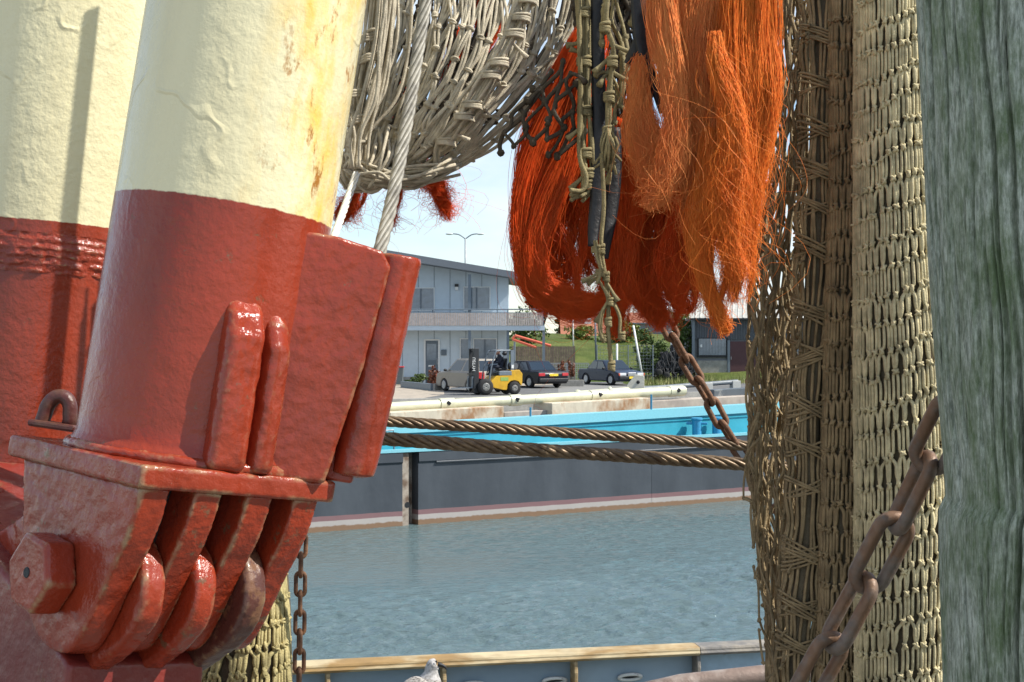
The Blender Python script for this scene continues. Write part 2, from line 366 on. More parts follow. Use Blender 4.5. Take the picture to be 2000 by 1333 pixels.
bush('green_bush', 'tall green bush on the dike beside the leaning white pole', 1265, 728, 87, 2.3, 2.6, LEAF, 2400, .10, 103, group='bushes on the dike')
bush('green_bush', 'tall dark green bush left of the corrugated shed', 1335, 735, 89, 2.0, 4.0, LEAF, 2800, .12, 104, group='bushes on the dike')
bush('green_bush', 'sunny green bush at the top of the dike before the tiled roof', 1138, 672, 101, 2.4, 1.3, LEAFY, 1400, .11, 105, group='bushes on the dike')
bush('green_bush', 'leafy bush on the dike right of the forked twine', 1215, 672, 100, 3.2, 1.7, LEAFY, 1600, .12, 106, group='bushes on the dike')
bush('green_bush', 'low bushes under the balcony behind the wooden fence', 1022, 672, 95, 3.4, 2.4, LEAF, 1900, .12, 107, group='bushes on the dike')
bush('green_bush', 'pale hedge bush seen between the chain and the shed roof', 1312, 668, 110, 3.6, 2.6, LEAFY, 1700, .14, 108, group='bushes on the dike')

# ================================================================== the grey harbour building
DB = 81.5; CL = mat('grey_cladding', (.50, .585, .65), .6, var=.05, vs=1.5); CLD = mat('blue_grey_steelwork', (.13, .17, .21), .5, var=.06); ROOF = mat('zinc_roof', (.17, .19, .215), .5, .2, var=.06)
FRM = mat('white_frames', (.66, .68, .68), .5, var=.04); PANE = mat('window_glass', (.16, .20, .24), .08, var=.25, vs=1.2, spec=.9, rvar=0); DOORM = mat('grey_door', (.10, .13, .16), .45, var=.06); SLAT = mat('bleached_slats', (.50, .43, .39), .8, 0, (.38, .34, .32), 6, .4, .6, .2)
def XB(px, d=DB): return (px-1000)/F*d
def ZB(py, d=DB): return EZ-(py-666.5)/F*d
bd = thing('harbour_building', 'two storey grey clad building with sloping roof and slatted balcony on the far quay', 'building', (XB(880), DB, QZ))
zf = QZ
def rl(px): return np.interp(px, [640, 770, 1018], [488, 509, 548])      # underside of the roof in the photo
poly = [(XB(640), zf), (XB(993), zf), (XB(993), ZB(rl(993))), (XB(640), ZB(rl(640)))]
MB().prism(poly, DB, DB+9).build('wall', CL, bd)
b = MB()
for px in list(range(662, 990, 31)):
    b.box((XB(px), DB-.004, (zf+ZB(rl(px)))/2), (.03, .012, ZB(rl(px))-zf-.05))
b.build('panel_joints', CLD, bd)
p2 = [(XB(640), ZB(488)), (XB(1018), ZB(547.5)), (XB(1018), ZB(536)), (XB(640), ZB(472))]
MB().prism(p2, DB-1.7, DB+9.6).build('roof', ROOF, bd)
def window(name, x0, y0, x1, y1, d=DB, mull=(), parent=bd, sill=True, fm=FRM, door=False):
    t = .055; b = MB(); X0, X1, Z0, Z1 = XB(x0), XB(x1), ZB(y1), ZB(y0); y = d-.03
    for q in ((X0, X0+t), (X1-t, X1)): b.box(((q[0]+q[1])/2, y, (Z0+Z1)/2), (t, .08, Z1-Z0))
    b.box(((X0+X1)/2, y, Z1-t/2), (X1-X0-2*t, .078, t)); b.box(((X0+X1)/2, y, Z0+t/2), (X1-X0-2*t, .078, t))
    o = b.build(name, fm, parent)
    xs = [X0+t]+[XB(q) for q in mull]+[X1-t]
    for q0, q1 in zip(xs[:-1], xs[1:]):
        MB().box(((q0+q1)/2, d-.012, (Z0+Z1)/2), (q1-q0-.04, .02, Z1-Z0-2*t)).build('pane', PANE, o)
    mb = MB()
    for q in mull: mb.box((XB(q), y+.003, (Z0+Z1)/2), (.07, .07, Z1-Z0-2*t))
    if mull: mb.build('mullion', DOORM, o)
    return o
window('window', 786, 562, 849, 608, mull=(822,)); window('balcony_door', 905, 560, 958, 608, mull=(919, 931))
window('window', 924, 661, 971, 706, mull=(947,)); window('window', 898, 661, 921, 742)
do = MB().box((XB(843.5), DB-.02, (zf+ZB(666))/2), (XB(856)-XB(831), .05, ZB(666)-zf)).build('door', DOORM, bd)
b = MB()
for x in (829.5, 857.5): b.box((XB(x), DB-.03, (zf+ZB(663))/2), (.1, .09, ZB(663)-zf))
b.box((XB(843.5), DB-.03, ZB(664)), (XB(856)-XB(831), .088, .09)); b.build('door_frame', FRM, bd)
MB().box((XB(843), DB-.05, ZB(688)), (.55, .012, .95)).build('pane', PANE, do)
MB().box((XB(843), DB-.055, ZB(715)), (.35, .02, .08)).build('letter_slot', WHITE, do)
MB().tube([(XB(854), DB-.1, ZB(700)), (XB(854), DB-.1, ZB(712))], .02, 6).build('handle', RIM, do)
MB().box((XB(867), DB-.05, ZB(689)), (.3, .08, .32)).build('notice_board', DOORM, bd, bevel=.01)
b = MB(); b.box((XB(892), DB-.09, ZB(558)), (.22, .16, .16)); o = b.build('wall_lamp', BLACK, bd); MB().box((XB(892), DB-.09, ZB(564)), (.17, .12, .2)).build('lamp_glass', WHITE, o)
yb = DB-1.55; DBb = yb
b = MB(); b.box(((XB(640)+XB(1064, DBb))/2, DB-.78, ZB(641, DBb)), (XB(1064, DBb)-XB(640), 1.55, .27)); b.build('balcony_floor', CL, bd)
b = MB(); b.tube([(XB(640), yb, ZB(605.5, yb)), (XB(1062, yb), yb, ZB(604.5, yb))], .035, 8)
for px in (700, 772, 845, 917, 992, 1061): b.box((XB(px, yb), yb+.045, (ZB(605, yb)+ZB(637, yb))/2), (.06, .05, ZB(605, yb)-ZB(637, yb)))
b.box(((XB(640)+XB(1062, yb))/2, yb, ZB(611.5, yb)), (XB(1062, yb)-XB(640), .05, .05)); rail = b.build('balcony_railing', CLD, bd)
b = MB(); x = XB(640); k = 0
while x < XB(1061, yb):
    b.box((x, yb-.035, ZB(624, yb)), (.105, .02, .70+.01*(k % 3))); x += .125; k += 1
b.build('slat_panel', SLAT, rail)
b = MB()
for px, y0 in ((917, rl(917)), ): b.box((XB(px, yb), yb+.13, (ZB(y0+4, yb)+QZ)/2), (.16, .1, ZB(y0+4, yb)-QZ))
b.build('steel_post', CLD, bd)
for px in (1062, 992): MB().box((XB(px, yb), yb+.25, (QZ+ZB(646, yb))/2), (.15, .15, ZB(646, yb)-QZ)).build('steel_post', STEEL if px > 1000 else CLD, bd)
MB().box((XB(780), DB-.05, QZ+.2), (XB(993)-XB(640)-8, .12, .4)).build('plinth', CONC, bd)
# yard furniture before the building
t = thing('wheelie_bin', 'grey wheelie bin with a red lid at the left end of the building', 'bin', G(779, 752)+0)
c = G(779, 753); c[2] = QZ
b = MB(); b.add([c+np.array(q) for q in ((-.2, -.25, .05), (.2, -.25, .05), (.2, .25, .05), (-.2, .25, .05), (-.27, -.32, .98), (.27, -.32, .98), (.27, .32, .98), (-.27, .32, .98))], [[(0, 1, 5, 4), (1, 2, 6, 5), (2, 3, 7, 6), (3, 0, 4, 7), (3, 2, 1, 0), (4, 5, 6, 7)]]); b.build('body', mat('bin_grey', (.10, .12, .13), .5), t, bevel=.02)
MB().box(c+np.array([0, 0, 1.02]), (.58, .68, .07)).build('lid', mat('bin_red', (.45, .03, .04), .45), t, bevel=.02)
for s in (-1, 1): MB().lathe([(0, -.03), (.1, -.03), (.1, .03), (0, .03)], 14, lambda x, y, z: np.stack([c[0]+s*.22+z, c[1]+.3+x, c[2]+.1+y], -1)).build('wheel', TYRE, t)
b = MB(); q0, q1 = G(790, 757), G(866, 768); 
kw = thing('planting_kerb', 'low dark stone kerb bed with clipped hedge in front of the grey building', 'planter', (q0+q1)/2)
for a, bb in (((786, 757), (845, 763)), ((846, 763), (868, 762))):
    A, Bq = G(*a), G(*bb); L_ = Bq-A; r = Matrix.Rotation(math.atan2(L_[1], L_[0]), 3, 'Z'); MB().box((A+Bq)/2+np.array([0, 0, .16]), (np.linalg.norm(L_), .22, .34), r).build('kerb_stone', CONC if a[0] > 800 else STEEL, kw, bevel=.02)
bush('hedge', 'low clipped green hedge under the facade left of the door', 818, 755, 79.8, 1.55, .72, LEAF, 1600, .06, 110, base=(G(818, 757)))
bush('red_shrub', 'russet conical shrub beside the door of the grey building', 850, 756, 78, .85, 1.15, LEAFR, 1100, .06, 111, group='russet shrubs', base=G(850, 759))
pl = thing('stone_planter', 'pale stone planter box between the two dark saloon cars', 'planter', G(1112, 754))
c = G(1112, 755); MB().box(c+np.array([0, 0, .17]), (1.55, .5, .36)).build('trough', CONC, pl, bevel=.02)
MB().box(c+np.array([0, 0, .35]), (1.42, .38, .02)).build('soil', BARK, pl)
for k, px in enumerate((1097, 1116)): bush('red_shrub', ['left russet cone shrub in the stone planter', 'right russet cone shrub in the stone planter'][k], px, 745, 79, .5, 1.15, LEAFR, 800, .05, 112+k, group='russet shrubs', base=G(px, 755)+np.array([0, 0, .36]))
bush('green_shrub', 'small green shrub at the left end of the stone planter', 1090, 745, 79, .5, .55, LEAF, 500, .05, 115, base=G(1089, 755)+np.array([0, 0, .36]))
WOODF = mat('fence_boards', (.20, .15, .105), .85, 0, (.13, .10, .075), 5, .4, .6, .2)
def fence(name, label, x0, x1, ytop, d, m, bw, gap, post=None, ybot=None):
    t = thing(name, label, 'fence', P((x0+x1)/2, 666.5, d)*np.array([1, 1, 0])+np.array([0, 0, QZ])); b = MB(); X0, X1 = XB(x0, d), XB(x1, d); zt = ZB(ytop, d); x = X0; g = np.random.default_rng(5); zb = QZ if ybot is None else ZB(ybot, d)
    while x < X1: b.box((x, d+g.uniform(-.006, .006), (zt+zb)/2), (bw, .025, zt-zb+g.uniform(-.02, .02))); x += bw+gap
    b.build('boards', m, t); b = MB()
    for k in range(int((X1-X0)/2.4)+2): b.box((min(X0+k*2.4, X1), d+.06, (zt+QZ)/2), (.09, .09, zt-QZ+.05))
    for f in (.25, .75): b.box(((X0+X1)/2, d+.035, zb+(zt-zb)*f), (X1-X0, .04, .08))
    b.build('posts', post or m, t); return t
fence('wooden_fence', 'weathered brown board fence behind the parked cars', 1002, 1122, 677, 85.6, WOODF, .14, .012)
t = thing('lattice_fence', 'low grey mesh fence behind the planter and the dark saloon', 'fence', P(1105, 744, 84)); b = MB(); X0, X1, z0, z1 = XB(1066, 84), XB(1150, 84), QZ+.05, ZB(711, 84)
for x in np.arange(X0, X1, .11): b.box((x, 84, (z0+z1)/2), (.025, .02, z1-z0))
for z in np.arange(z0, z1, .11): b.box(((X0+X1)/2, 83.98, z), (X1-X0, .018, .025))
b.build('mesh', mat('galvanised', (.38, .40, .41), .5, .4), t); b = MB()
for x in (X0, (X0+X1)/2, X1): b.box((x, 84.03, (QZ+z1)/2), (.06, .06, z1-QZ+.06))
b.box(((X0+X1)/2, 83.99, z1+.03), (X1-X0, .05, .04)); b.build('frame', mat('galvanised_frame', (.36, .38, .40), .5, .4), t)
# thin wire fence on the dike foot
t = thing('wire_fence', 'tall thin wire mesh fence at the foot of the dike right of the saloon', 'fence', P(1230, 744, 84.6)); b = MB()
for px in (1166, 1227, 1275): b.tube([P(px, 744, 84.6), P(px, 674, 84.6)], .03, 6)
b.build('posts', STEEL, t); b = MB()
for py in np.arange(676, 742, 6.5): b.tube([P(1166, py, 84.6), P(1278, py-.5, 84.6)], .007, 4)
for px in np.arange(1166, 1278, 6.5): b.tube([P(px, 744, 84.61), P(px, 675, 84.61)], .006, 4)
b.build('mesh', STEEL, t)
ORP_ = mat('orange_red_paint', (.55, .10, .05), .5)
t = thing('crane_boom', 'orange red steel frame lying aslant behind the balcony post', 'boom', P(1040, 690, 84.9)); b = MB()
for a, c_ in (((1001, 663), (1047, 679)), ((1006, 656), (1076, 676)), ((1001, 663), (1006, 656))): b.tube([P(*a, 84.9), P(*c_, 84.9)], .085, 6)
b.build('frame', ORP_, t); MB().tube([P(1005, 668, 85.2), P(1005, 744, 85.2)], .06, 6).build('support', STEEL, t)
def pole(name, label, pts, r, m=WHITE, cat='pole', group=None): return setp(MB().tube(pts, r, 8).build(name, m, smooth=True), label, cat, group)
pole('white_pole', 'white mast pole rising in front of the tiled roof', [P(1120, 690, 96), P(1118.5, 606, 96)], .05, group='thin poles')
pole('white_pole', 'grey mast pole right of the white chimney', [P(1164, 706, 86.5), P(1162, 600, 86.5)], .055, STEEL, group='thin poles')
pole('white_pole', 'short white pole behind the dark saloon roof', [P(1205, 744, 84), P(1205, 672, 84)], .06, group='thin poles')
pole('leaning_pole', 'white pole leaning to the left beside the green bush', [P(1256, 745, 83.5), P(1237, 636, 83.7)], .06, group='thin poles')
pole('white_pole', 'thin white pole behind the black gear heap', [P(1309, 735, 88), P(1312, 648, 88)], .055, group='thin poles')
# double-arm lamp
t = thing('street_lamp', 'tall street lamp with two curved arms above the grey roof', 'street lamp', P(909, 720, 104)); b = MB(); D_ = 104
b.tube([P(909, 720, D_), P(909.5, 560, D_), P(909, 466, D_)], [.10, .085, .06], 8); b.build('pole', mat('galvanised_pole', (.30, .33, .35), .5, .3), t, smooth=True); b = MB()
b.tube(pix([(885, 457, D_), (897, 459, D_), (909, 467, D_)], 10), .04, 6); b.tube(pix([(933, 457, D_), (921, 459, D_), (909, 467, D_)], 10), .04, 6); b.build('arms', STEEL, t, smooth=True)
for px in (878, 938): MB().ball(P(px, 457.5, D_), (.30, .12, .07), 12, 7).build('lamp_head', mat('lamp_head', (.55, .57, .57), .4), t, smooth=True)
# houses beyond the dike
TILE = mat('orange_roof_tiles', (.34, .13, .07), .8, 0, (.25, .095, .06), 1.2, .4, .6, .15); BRICK = mat('pale_render', (.55, .54, .50), .8)
def house(label, px0, px1, ytop, yeave, d, ybase=668, chim=None, dormer=None):
    X0, X1 = XB(px0, d), XB(px1, d); zt, ze = ZB(ytop, d), ZB(yeave, d); zb = QZ+2.6
    t = thing('tiled_house', label, 'house', ((X0+X1)/2, d, zb), group='houses beyond the dike')
    MB().box(((X0+X1)/2, d+3.2, (zb+ze)/2), (X1-X0-.3, 6.4, ze-zb)).build('wall', BRICK, t)
    b = MB(); nrow = 16
    for k in range(nrow):
        f0, f1 = k/nrow, (k+1)/nrow; y0, y1 = d-.4+3.6*f0, d-.4+3.6*f1; z0, z1 = ze-.1+(zt-ze+.1)*f0, ze-.1+(zt-ze+.1)*f1
        b.box(((X0+X1)/2, (y0+y1)/2, (z0+z1)/2+.03), (X1-X0, math.hypot(y1-y0, z1-z0)+.06, .06), Matrix.Rotation(math.atan2(z1-z0, y1-y0)+.025, 3, 'X'))
    b.box(((X0+X1)/2, d+5, (ze+zt)/2), (X1-X0, math.hypot(3.6, zt-ze), .12), Matrix.Rotation(-math.atan2(zt-ze, 3.6), 3, 'X'))
    rf = b.build('roof', TILE, t)
    if chim: MB().box((XB(chim[0], d), d+1.9, ZB(chim[1], d)-.4), (chim[2], .7, 1.9)).build('chimney', WHITE, rf)
    for px, py, w, h in dormer or (): 
        f = MB().box((XB(px, d), d-.0, ZB(py, d)), (w, .12, h)).build('window', FRM, t); MB().box((XB(px, d), d-.07, ZB(py, d)), (w-.16, .04, h-.16)).build('pane', PANE, f)
house('house with orange tiled roof and white chimney beyond the dike', 1095, 1222, 613, 657, 125, chim=(1150, 607, .62), dormer=((1170, 661, 1.6, .5), (1205, 661, 1.2, .5)))
house('house with orange tiled roof beyond the dike, right of the fork of twine', 1232, 1278, 611, 634, 130, dormer=())
t = thing('grey_shed', 'low grey shed wall on the dike under the second tiled roof', 'shed', P(1275, 668, 108)); MB().box((XB(1274, 108), 110, (ZB(633, 108)+QZ+2.5)/2), (XB(1312, 108)-XB(1236, 108), 4, ZB(633, 108)-QZ-2.5)).build('wall', mat('grey_boards', (.20, .225, .24), .7), t); MB().box((XB(1274, 108), 110, ZB(632, 108)), (3.2, 4.3, .1)).build('roof', CLD, t)
t = thing('parked_van', 'blue and white van roof showing beyond the dike near the chain', 'van', P(1291, 634, 118)); MB().box(P(1291, 622, 118), (1.0, 2.2, .62)).build('body', mat('van_white', (.60, .66, .72), .4), t, bevel=.08); MB().box(P(1292, 623, 116.88), (.74, .03, .34)).build('windscreen', PANE, t)
b = MB(); 
for s in (-.35, .35): b.ball(P(1291, 636, 118)+np.array([s, -.6, -.1]), (.1, .25, .25))
b.build('wheel', TYRE, t)
# corrugated shed at the right
DS = 88.; sh = thing('corrugated_shed', 'dark corrugated shed with pale ribbed roof, barred window and brown door', 'shed', (XB(1440, DS), DS, QZ))
def corr(x0, x1, z0, z1, y, amp, pitch, fr=None):
    xs = np.arange(x0, x1, pitch/6); b = MB(); V = np.array([[(x, y+amp*math.sin(x*2*math.pi/pitch), z) for x in xs] for z in (z0, z1)]); b.grid(V); return b
X0, X1 = XB(1352, DS), XB(1640, DS)
DKM = mat('dark_corrugated', (.095, .105, .12), .6, .1, var=.12); corr(X0, X1, ZB(664, DS), ZB(621, DS), DS, .03, .16).build('upper_cladding', DKM, sh)
MB().box(((X0+X1)/2, DS+3.1, (QZ+ZB(622, DS))/2), (X1-X0-.1, 6, ZB(622, DS)-QZ)).build('wall', mat('shed_wall', (.19, .20, .21), .8), sh)
o = MB().box((XB(1391, DS), DS+.03, QZ+.62), (XB(1420, DS)-XB(1362, DS), .1, 1.24)).build('concrete_blocks', CONC, sh)
f = MB().box((XB(1391, DS), DS+.02, ZB(679, DS)), (1.85, .14, 1.2)).build('window', BLACK, sh); MB().box((XB(1391, DS), DS-.052, ZB(678, DS)), (1.66, .03, 1.02)).build('pane', PANE, f)
b = MB()
for k in range(9): b.box((XB(1391, DS)-.75+k*.187, DS-.08, ZB(678, DS)), (.016, .016, 1.02))
b.build('bars', STEEL, f); MB().box((XB(1369, DS), DS-.075, ZB(676, DS)), (.14, .012, .18)).build('notice', WHITE, f)
d_ = MB().box((XB(1450, DS), DS+.02, QZ+1.3), (1.75, .12, 2.25)).build('door', mat('brown_red_door', (.075, .028, .032), .6), sh); MB().tube([P(1428, 697, DS-.12), P(1428, 703, DS-.12)], .02, 6).build('handle', RIM, d_)
MB().box((XB(1423, DS), DS-.02, QZ+1.25), (.16, .14, 2.5)).build('corner_post', STEEL, sh); MB().box((X0+.06, DS-.03, QZ+1.9), (.16, .18, 3.8)).build('corner_post', STEEL, sh)
for k in range(2): MB().box((XB(1412, DS), DS-.35-.3*(1-k), QZ+.12+.0+k*.17), (3.0, .45, .16)).build('step', CONC if k else STEEL, sh, bevel=.01)
RIB = mat('ribbed_roof', (.42, .41, .37), .6, 0, (.32, .31, .28), 2, .4, .6, .1)
b = MB(); xs = np.arange(X0-.25, X1, .05); za, zb_ = ZB(622, DS-.5), ZB(579, DS+4); V = np.array([[(x+.9*f_, DS-.4+f_*5.2, za+(zb_-za)*f_+.045*(1 if (x % .33) < .09 else 0)) for x in xs] for f_ in (0, 1)]); b.grid(V); o = b.build('roof', RIB, sh)
so_ = o.modifiers.new('solid', 'SOLIDIFY'); so_.thickness = .05
MB().box(((X0+X1)/2, DS-.42, za-.05), (X1-X0+.4, .06, .12)).build('gutter', BLACK, sh)
# heap of black trawl gear
hp = thing('trawl_gear_heap', 'heap of black trawl gear with wheels beside the corrugated shed', 'fishing gear', P(1318, 742, 86)); g = np.random.default_rng(77); b = MB()
for _ in range(70):
    x = g.uniform(1278, 1362); hmax = np.interp(x, [1276, 1300, 1325, 1345, 1364], [18, 62, 72, 52, 25]); y = 742-g.uniform(.02, 1)*hmax*.92
    b.ball(P(x, y, 86+g.uniform(-.5, .5)), g.uniform(.12, .32, 3), 8, 6, 0, Matrix.Rotation(g.uniform(0, 3), 3, 'Y'), .14)
b.build('net_bundle', mat('black_net', (.012, .013, .016), .85, 0, (.035, .035, .04), 5, .45, .6, .3, 1., 12, .1), hp)
b = MB()
for _ in range(60): 
    x = g.uniform(1280, 1358); hmax = np.interp(x, [1276, 1300, 1325, 1345, 1364], [18, 62, 72, 52, 25]); a_ = P(x, 742-hmax*g.uniform(.3, 1.05), 85.5+g.uniform(-.2, .4)); b.tube(pix([(x, 742-hmax*g.uniform(.3, 1.02), 85.4), (x+g.uniform(-9, 9), 742-hmax*g.uniform(.2, .9), 85.3), (x+g.uniform(-16, 16), 742-hmax*g.uniform(0, .6), 85.4)], 8), .022, 4)
b.build('rope_tangle', mat('dark_rope', (.06, .06, .065), .8), hp)
for px, py in ((1287, 728), (1302, 734), (1345, 733)):
    c = P(px, py, 85.1); MB().lathe([(0, -.1), (.08, -.11), (.19, -.1), (.22, -.04), (.22, .04), (.19, .1), (0, .1)], 20, lambda x, y, z: np.stack([c[0]+x, c[1]+z, c[2]+y], -1)).build('bobbin_wheel', TYRE, hp, smooth=True)
# ================================================================== vehicles
def car(name, label, loc, heading, kind, Lg, Wd, H, paint, plate=True, group='cars parked before the grey building'):
    t = thing(name, label, 'car', loc, Matrix.Rotation(heading, 3, 'Z'), group); h = Lg/2; wr = .31; wb = Lg*.30
    van = kind == 'van'
    zb = H*.62 if not van else H*.60; zh = H*.57 if not van else H*.60
    def arch(x): return [(x+.40*math.cos(q), .22+max(0, .40*math.sin(q))) for q in np.linspace(0, math.pi, 9)]
    front = [(h-.03, .32), (h, .5), (h-.08, zh*.86), (h-.35, zh*.96)]
    if not van: top = [(h*.42, zb), (-h*.52, zb), (-h+.12, zb*.99)]
    else: top = [(h*.52, zb), (-h+.06, zb)]
    back = [(-h, zb*.82), (-h+.02, .5), (-h+.08, .3)]
    bottom = [(-h+.12, .22)]+arch(-wb)[::-1]+arch(wb)[::-1]+[(h-.1, .22)]
    body = front[:]+top+back+bottom
    MB().prism(body[::-1], -Wd/2, Wd/2).build('body', paint, t, bevel=.06, seg=3, local=True, auto=35)
    if van: gx = [(h*.56, -h+.08), (h*.12, -h+.34)]
    else: gx = [(h*.42, -h*.62), (h*.10, -h*.36)]
    w0, w1 = Wd/2-.05, Wd/2*.77; z0, z1 = zb-.02, H-.03
    cb = [(gx[0][0], -w0, z0), (gx[0][0], w0, z0), (gx[0][1], w0, z0), (gx[0][1], -w0, z0), (gx[1][0], -w1, z1), (gx[1][0], w1, z1), (gx[1][1], w1, z1), (gx[1][1], -w1, z1)]
    MB().add(cb, [[(0, 1, 5, 4), (1, 2, 6, 5), (2, 3, 7, 6), (3, 0, 4, 7), (4, 5, 6, 7)]]).build('roof', paint, t, bevel=.05, seg=3, local=True, auto=50)
    cb = np.array(cb, float)
    def pane(nm, i, u0, u1, v0, v1):
        A, B_, C, D_ = cb[list(i)]; f = lambda u, v: (A*(1-u)+B_*u)*(1-v)+(D_*(1-u)+C*u)*v
        q = np.array([f(u0, v0), f(u1, v0), f(u1, v1), f(u0, v1)]); nn = np.cross(q[1]-q[0], q[3]-q[0]); nn /= np.linalg.norm(nn)
        c0 = cb.mean(0); nn *= np.sign(np.dot(nn, q.mean(0)-c0)); b = MB(); b.add(np.concatenate([q+nn*.006, q-nn*.02]), [[(0, 1, 2, 3), (7, 6, 5, 4), (0, 4, 5, 1), (1, 5, 6, 2), (2, 6, 7, 3), (3, 7, 4, 0)]]); b.build(nm, GLASS, t, local=True)
    pane('windscreen', (0, 1, 5, 4), .06, .94, .10, .90); pane('rear_window', (2, 3, 7, 6), .07, .93, .12, .88)
    for i in ((1, 2, 6, 5), (3, 0, 4, 7)):
        sg = i[0] == 1
        for u0, u1 in (((.07, .47), (.52, .93)) if sg else ((.07, .48), (.53, .93))): pane('side_window', i, u0, u1, .10, .88)
    for x in (-wb, wb):
        for s in (-1, 1):
            y = s*(Wd/2-.10)
            o = MB().lathe([(.0, -.10), (.20, -.10), (.29, -.095), (wr, -.06), (wr, .06), (.29, .095), (.20, .10), (0, .10)], 24, lambda a, c, z: np.stack([x+a, y+z, wr+c], -1)).build('wheel', TYRE, t, smooth=True, local=True)
            b = MB(); b.lathe([(.0, .10), (.06, .108), (.19, .112), (.205, .10)], 20, lambda a, c, z: np.stack([x+a, y+z*s, wr+c], -1))
            b.build('rim', RIM, o, local=True)
    LA = mat('clear_lamp', (.62, .64, .66), .15, spec=.9); RA = mat('red_lamp', (.45, .02, .03), .15, spec=.8)
    for s in (-1, 1):
        MB().box((h-.055, s*(Wd/2-.28), zh*.78), (.10, .42, .15)).build('headlight', LA, t, local=True, bevel=.02)
        MB().box((h-.06, s*(Wd/2-.055), zh*.77), (.14, .07, .14)).build('indicator', ORP_, t, local=True, bevel=.015)
        MB().box((-h+.03, s*(Wd/2-.20), zb*.80), (.09, .38, .16 if not van else .4)).build('tail_light', RA, t, local=True, bevel=.02)
        MB().ball((gx[0][0]-.22, s*(Wd/2+.07), zb+.06), (.06, .10, .07), 8, 6).build('wing_mirror', BLACK, t, smooth=True, local=True)
    for x, e in ((h, 1), (-h, -1)): MB().box((x-.02*e, 0, .42), (.14, Wd-.06, .20)).build('bumper', BLACK if not van else paint, t, local=True, bevel=.04)
    MB().box((h-.0, 0, zh*.78), (.06, .52, .2)).build('grille', RIM, t, local=True, bevel=.02)
    YP = mat('yellow_plate', (.75, .55, .04), .5, var=.03)
    MB().box((-h-.02, 0, zb*.78), (.03, .52, .12)).build('number_plate', YP, t, local=True)
    MB().box((h+.055, .05, .44), (.02, .52, .12)).build('number_plate', YP, t, local=True)
    return t
def pm(name, c): return mat(name, c, .3, 0, var=.05, coat=.12, vs=2, spec=.22, rvar=.03)
def at_(px, py): return G(px, py)
gv = P(921, 0, 69.2)
car('parked_car', 'silver brown people carrier half hidden behind the yellow forklift', (XB(921, gv[1]), gv[1], QZ), R(180-60), 'van', 4.3, 1.72, 1.62, pm('silver_brown_paint', (.30, .27, .23)))
gb = G(1034, 757)
car('parked_car', 'black saloon seen from behind, its red tail lights beside the forklift', (gb[0], gb[1]+.6, QZ), R(180-58), 'saloon', 4.7, 1.85, 1.43, pm('black_car_paint', (.012, .014, .022)))
gm = G(1194, 752)
car('parked_car', 'dark blue saloon with chrome grille facing right behind the dangling twine', (gm[0], gm[1]+.5, QZ), R(-62), 'saloon', 4.4, 1.7, 1.40, pm('dark_blue_car_paint', (.014, .022, .045)))
# forklift
gf = G(965, 771); fl = thing('forklift', 'yellow forklift truck with black mast driving left along the quay', 'forklift', (gf[0], gf[1], QZ), Matrix.Rotation(R(203), 3, 'Z'))
YEL = mat('yellow_machine_paint', (.62, .36, .02), .4, 0, (.5, .28, .02), 3, .5, .7, .1); DK = mat('dark_machine_paint', (.02, .022, .025), .5)
b = MB(); prof = [(-1.18, .55), (-1.20, .95), (-1.05, 1.13), (-.62, 1.12), (-.55, .92), (.1, .86), (.36, .62), (.62, .56), (.62, .38), (.1, .3), (-.25, .22), (-.42, .22), (-.46, .48), (-.6, .62), (-.8, .66), (-1.0, .6), (-1.12, .42), (-1.16, .42)]
b.prism(prof[::-1], -.52, .52).build('body', YEL, fl, local=True, bevel=.035, seg=3)
MB().prism([(-.6, 1.121), (-.6, 1.0), (-.5, .93), (.05, .87), (.05, 1.0), (-.25, 1.12)], -.40, .40).build('engine_cover', DK, fl, local=True, bevel=.02)
MB().box((-.35, .35, .98), (.62, .36, .2)).build('side_panel', STEEL, fl, local=True, bevel=.02)
for x, r, wd in ((.62, .37, .24), (-.80, .30, .2)):
    for s in (-1, 1):
        o = MB().lathe([(0, -wd/2), (r*.6, -wd/2), (r*.95, -wd*.45), (r, -wd*.25), (r, wd*.25), (r*.95, wd*.45), (r*.6, wd/2), (0, wd/2)], 26, lambda a, c, z: np.stack([x+a, s*.47+z, r+c], -1)).build('wheel', TYRE, fl, smooth=True, local=True)
        b = MB(); b.lathe([(0, wd*.46), (.05, wd*.56), (r*.45, wd*.53), (r*.56, wd*.44)], 20, lambda a, c, z: np.stack([x+a, s*(.47+z), r+c], -1))
        for q in range(6): b.ball((x+r*.3*math.cos(q*1.047), s*(.47+wd*.55), r+r*.3*math.sin(q*1.047)), .022, 6, 5)
        b.build('rim', mat('grey_rim', (.22, .22, .21), .5, .3), o, local=True)
mst = []
for s in (-1, 1): MB().box((1.0, s*.30, 1.1), (.24, .10, 2.02)).build('mast_rail', DK, fl, local=True, bevel=.01)
b = MB(); b.box((1.0, 0, 2.05), (.12, .62, .1)); b.box((1.0, 0, .35), (.12, .62, .12)); b.box((1.0, 0, 1.2), (.1, .62, .07)); b.tube([(1.02, .0, .3), (1.02, 0, 1.95)], .045, 8); b.build('mast_frame', DK, fl, local=True)
b = MB(); b.box((1.12, 0, .55), (.05, .9, .5)); b.box((1.12, 0, .95), (.05, .9, .06)); b.build('fork_carriage', DK, fl, local=True)
for s in (-1, 1):
    b = MB(); b.prism([(1.145, .85), (1.19, .85), (1.20, .36), (2.18, .325), (2.18, .31), (1.145, .31)][::-1], s*.28-.05, s*.28+.05); b.build('fork', STEEL, fl, local=True)
cage = MB()
for s in (-1, 1):
    cage.tube(spline([(.42, s*.45, .62), (.30, s*.46, 1.35), (.12, s*.45, 1.9), (-.02, s*.44, 2.0), (-.62, s*.44, 2.02)], 24), .035, 8)
    cage.box((-.72, s*.43, 1.55), (.16, .07, .98))
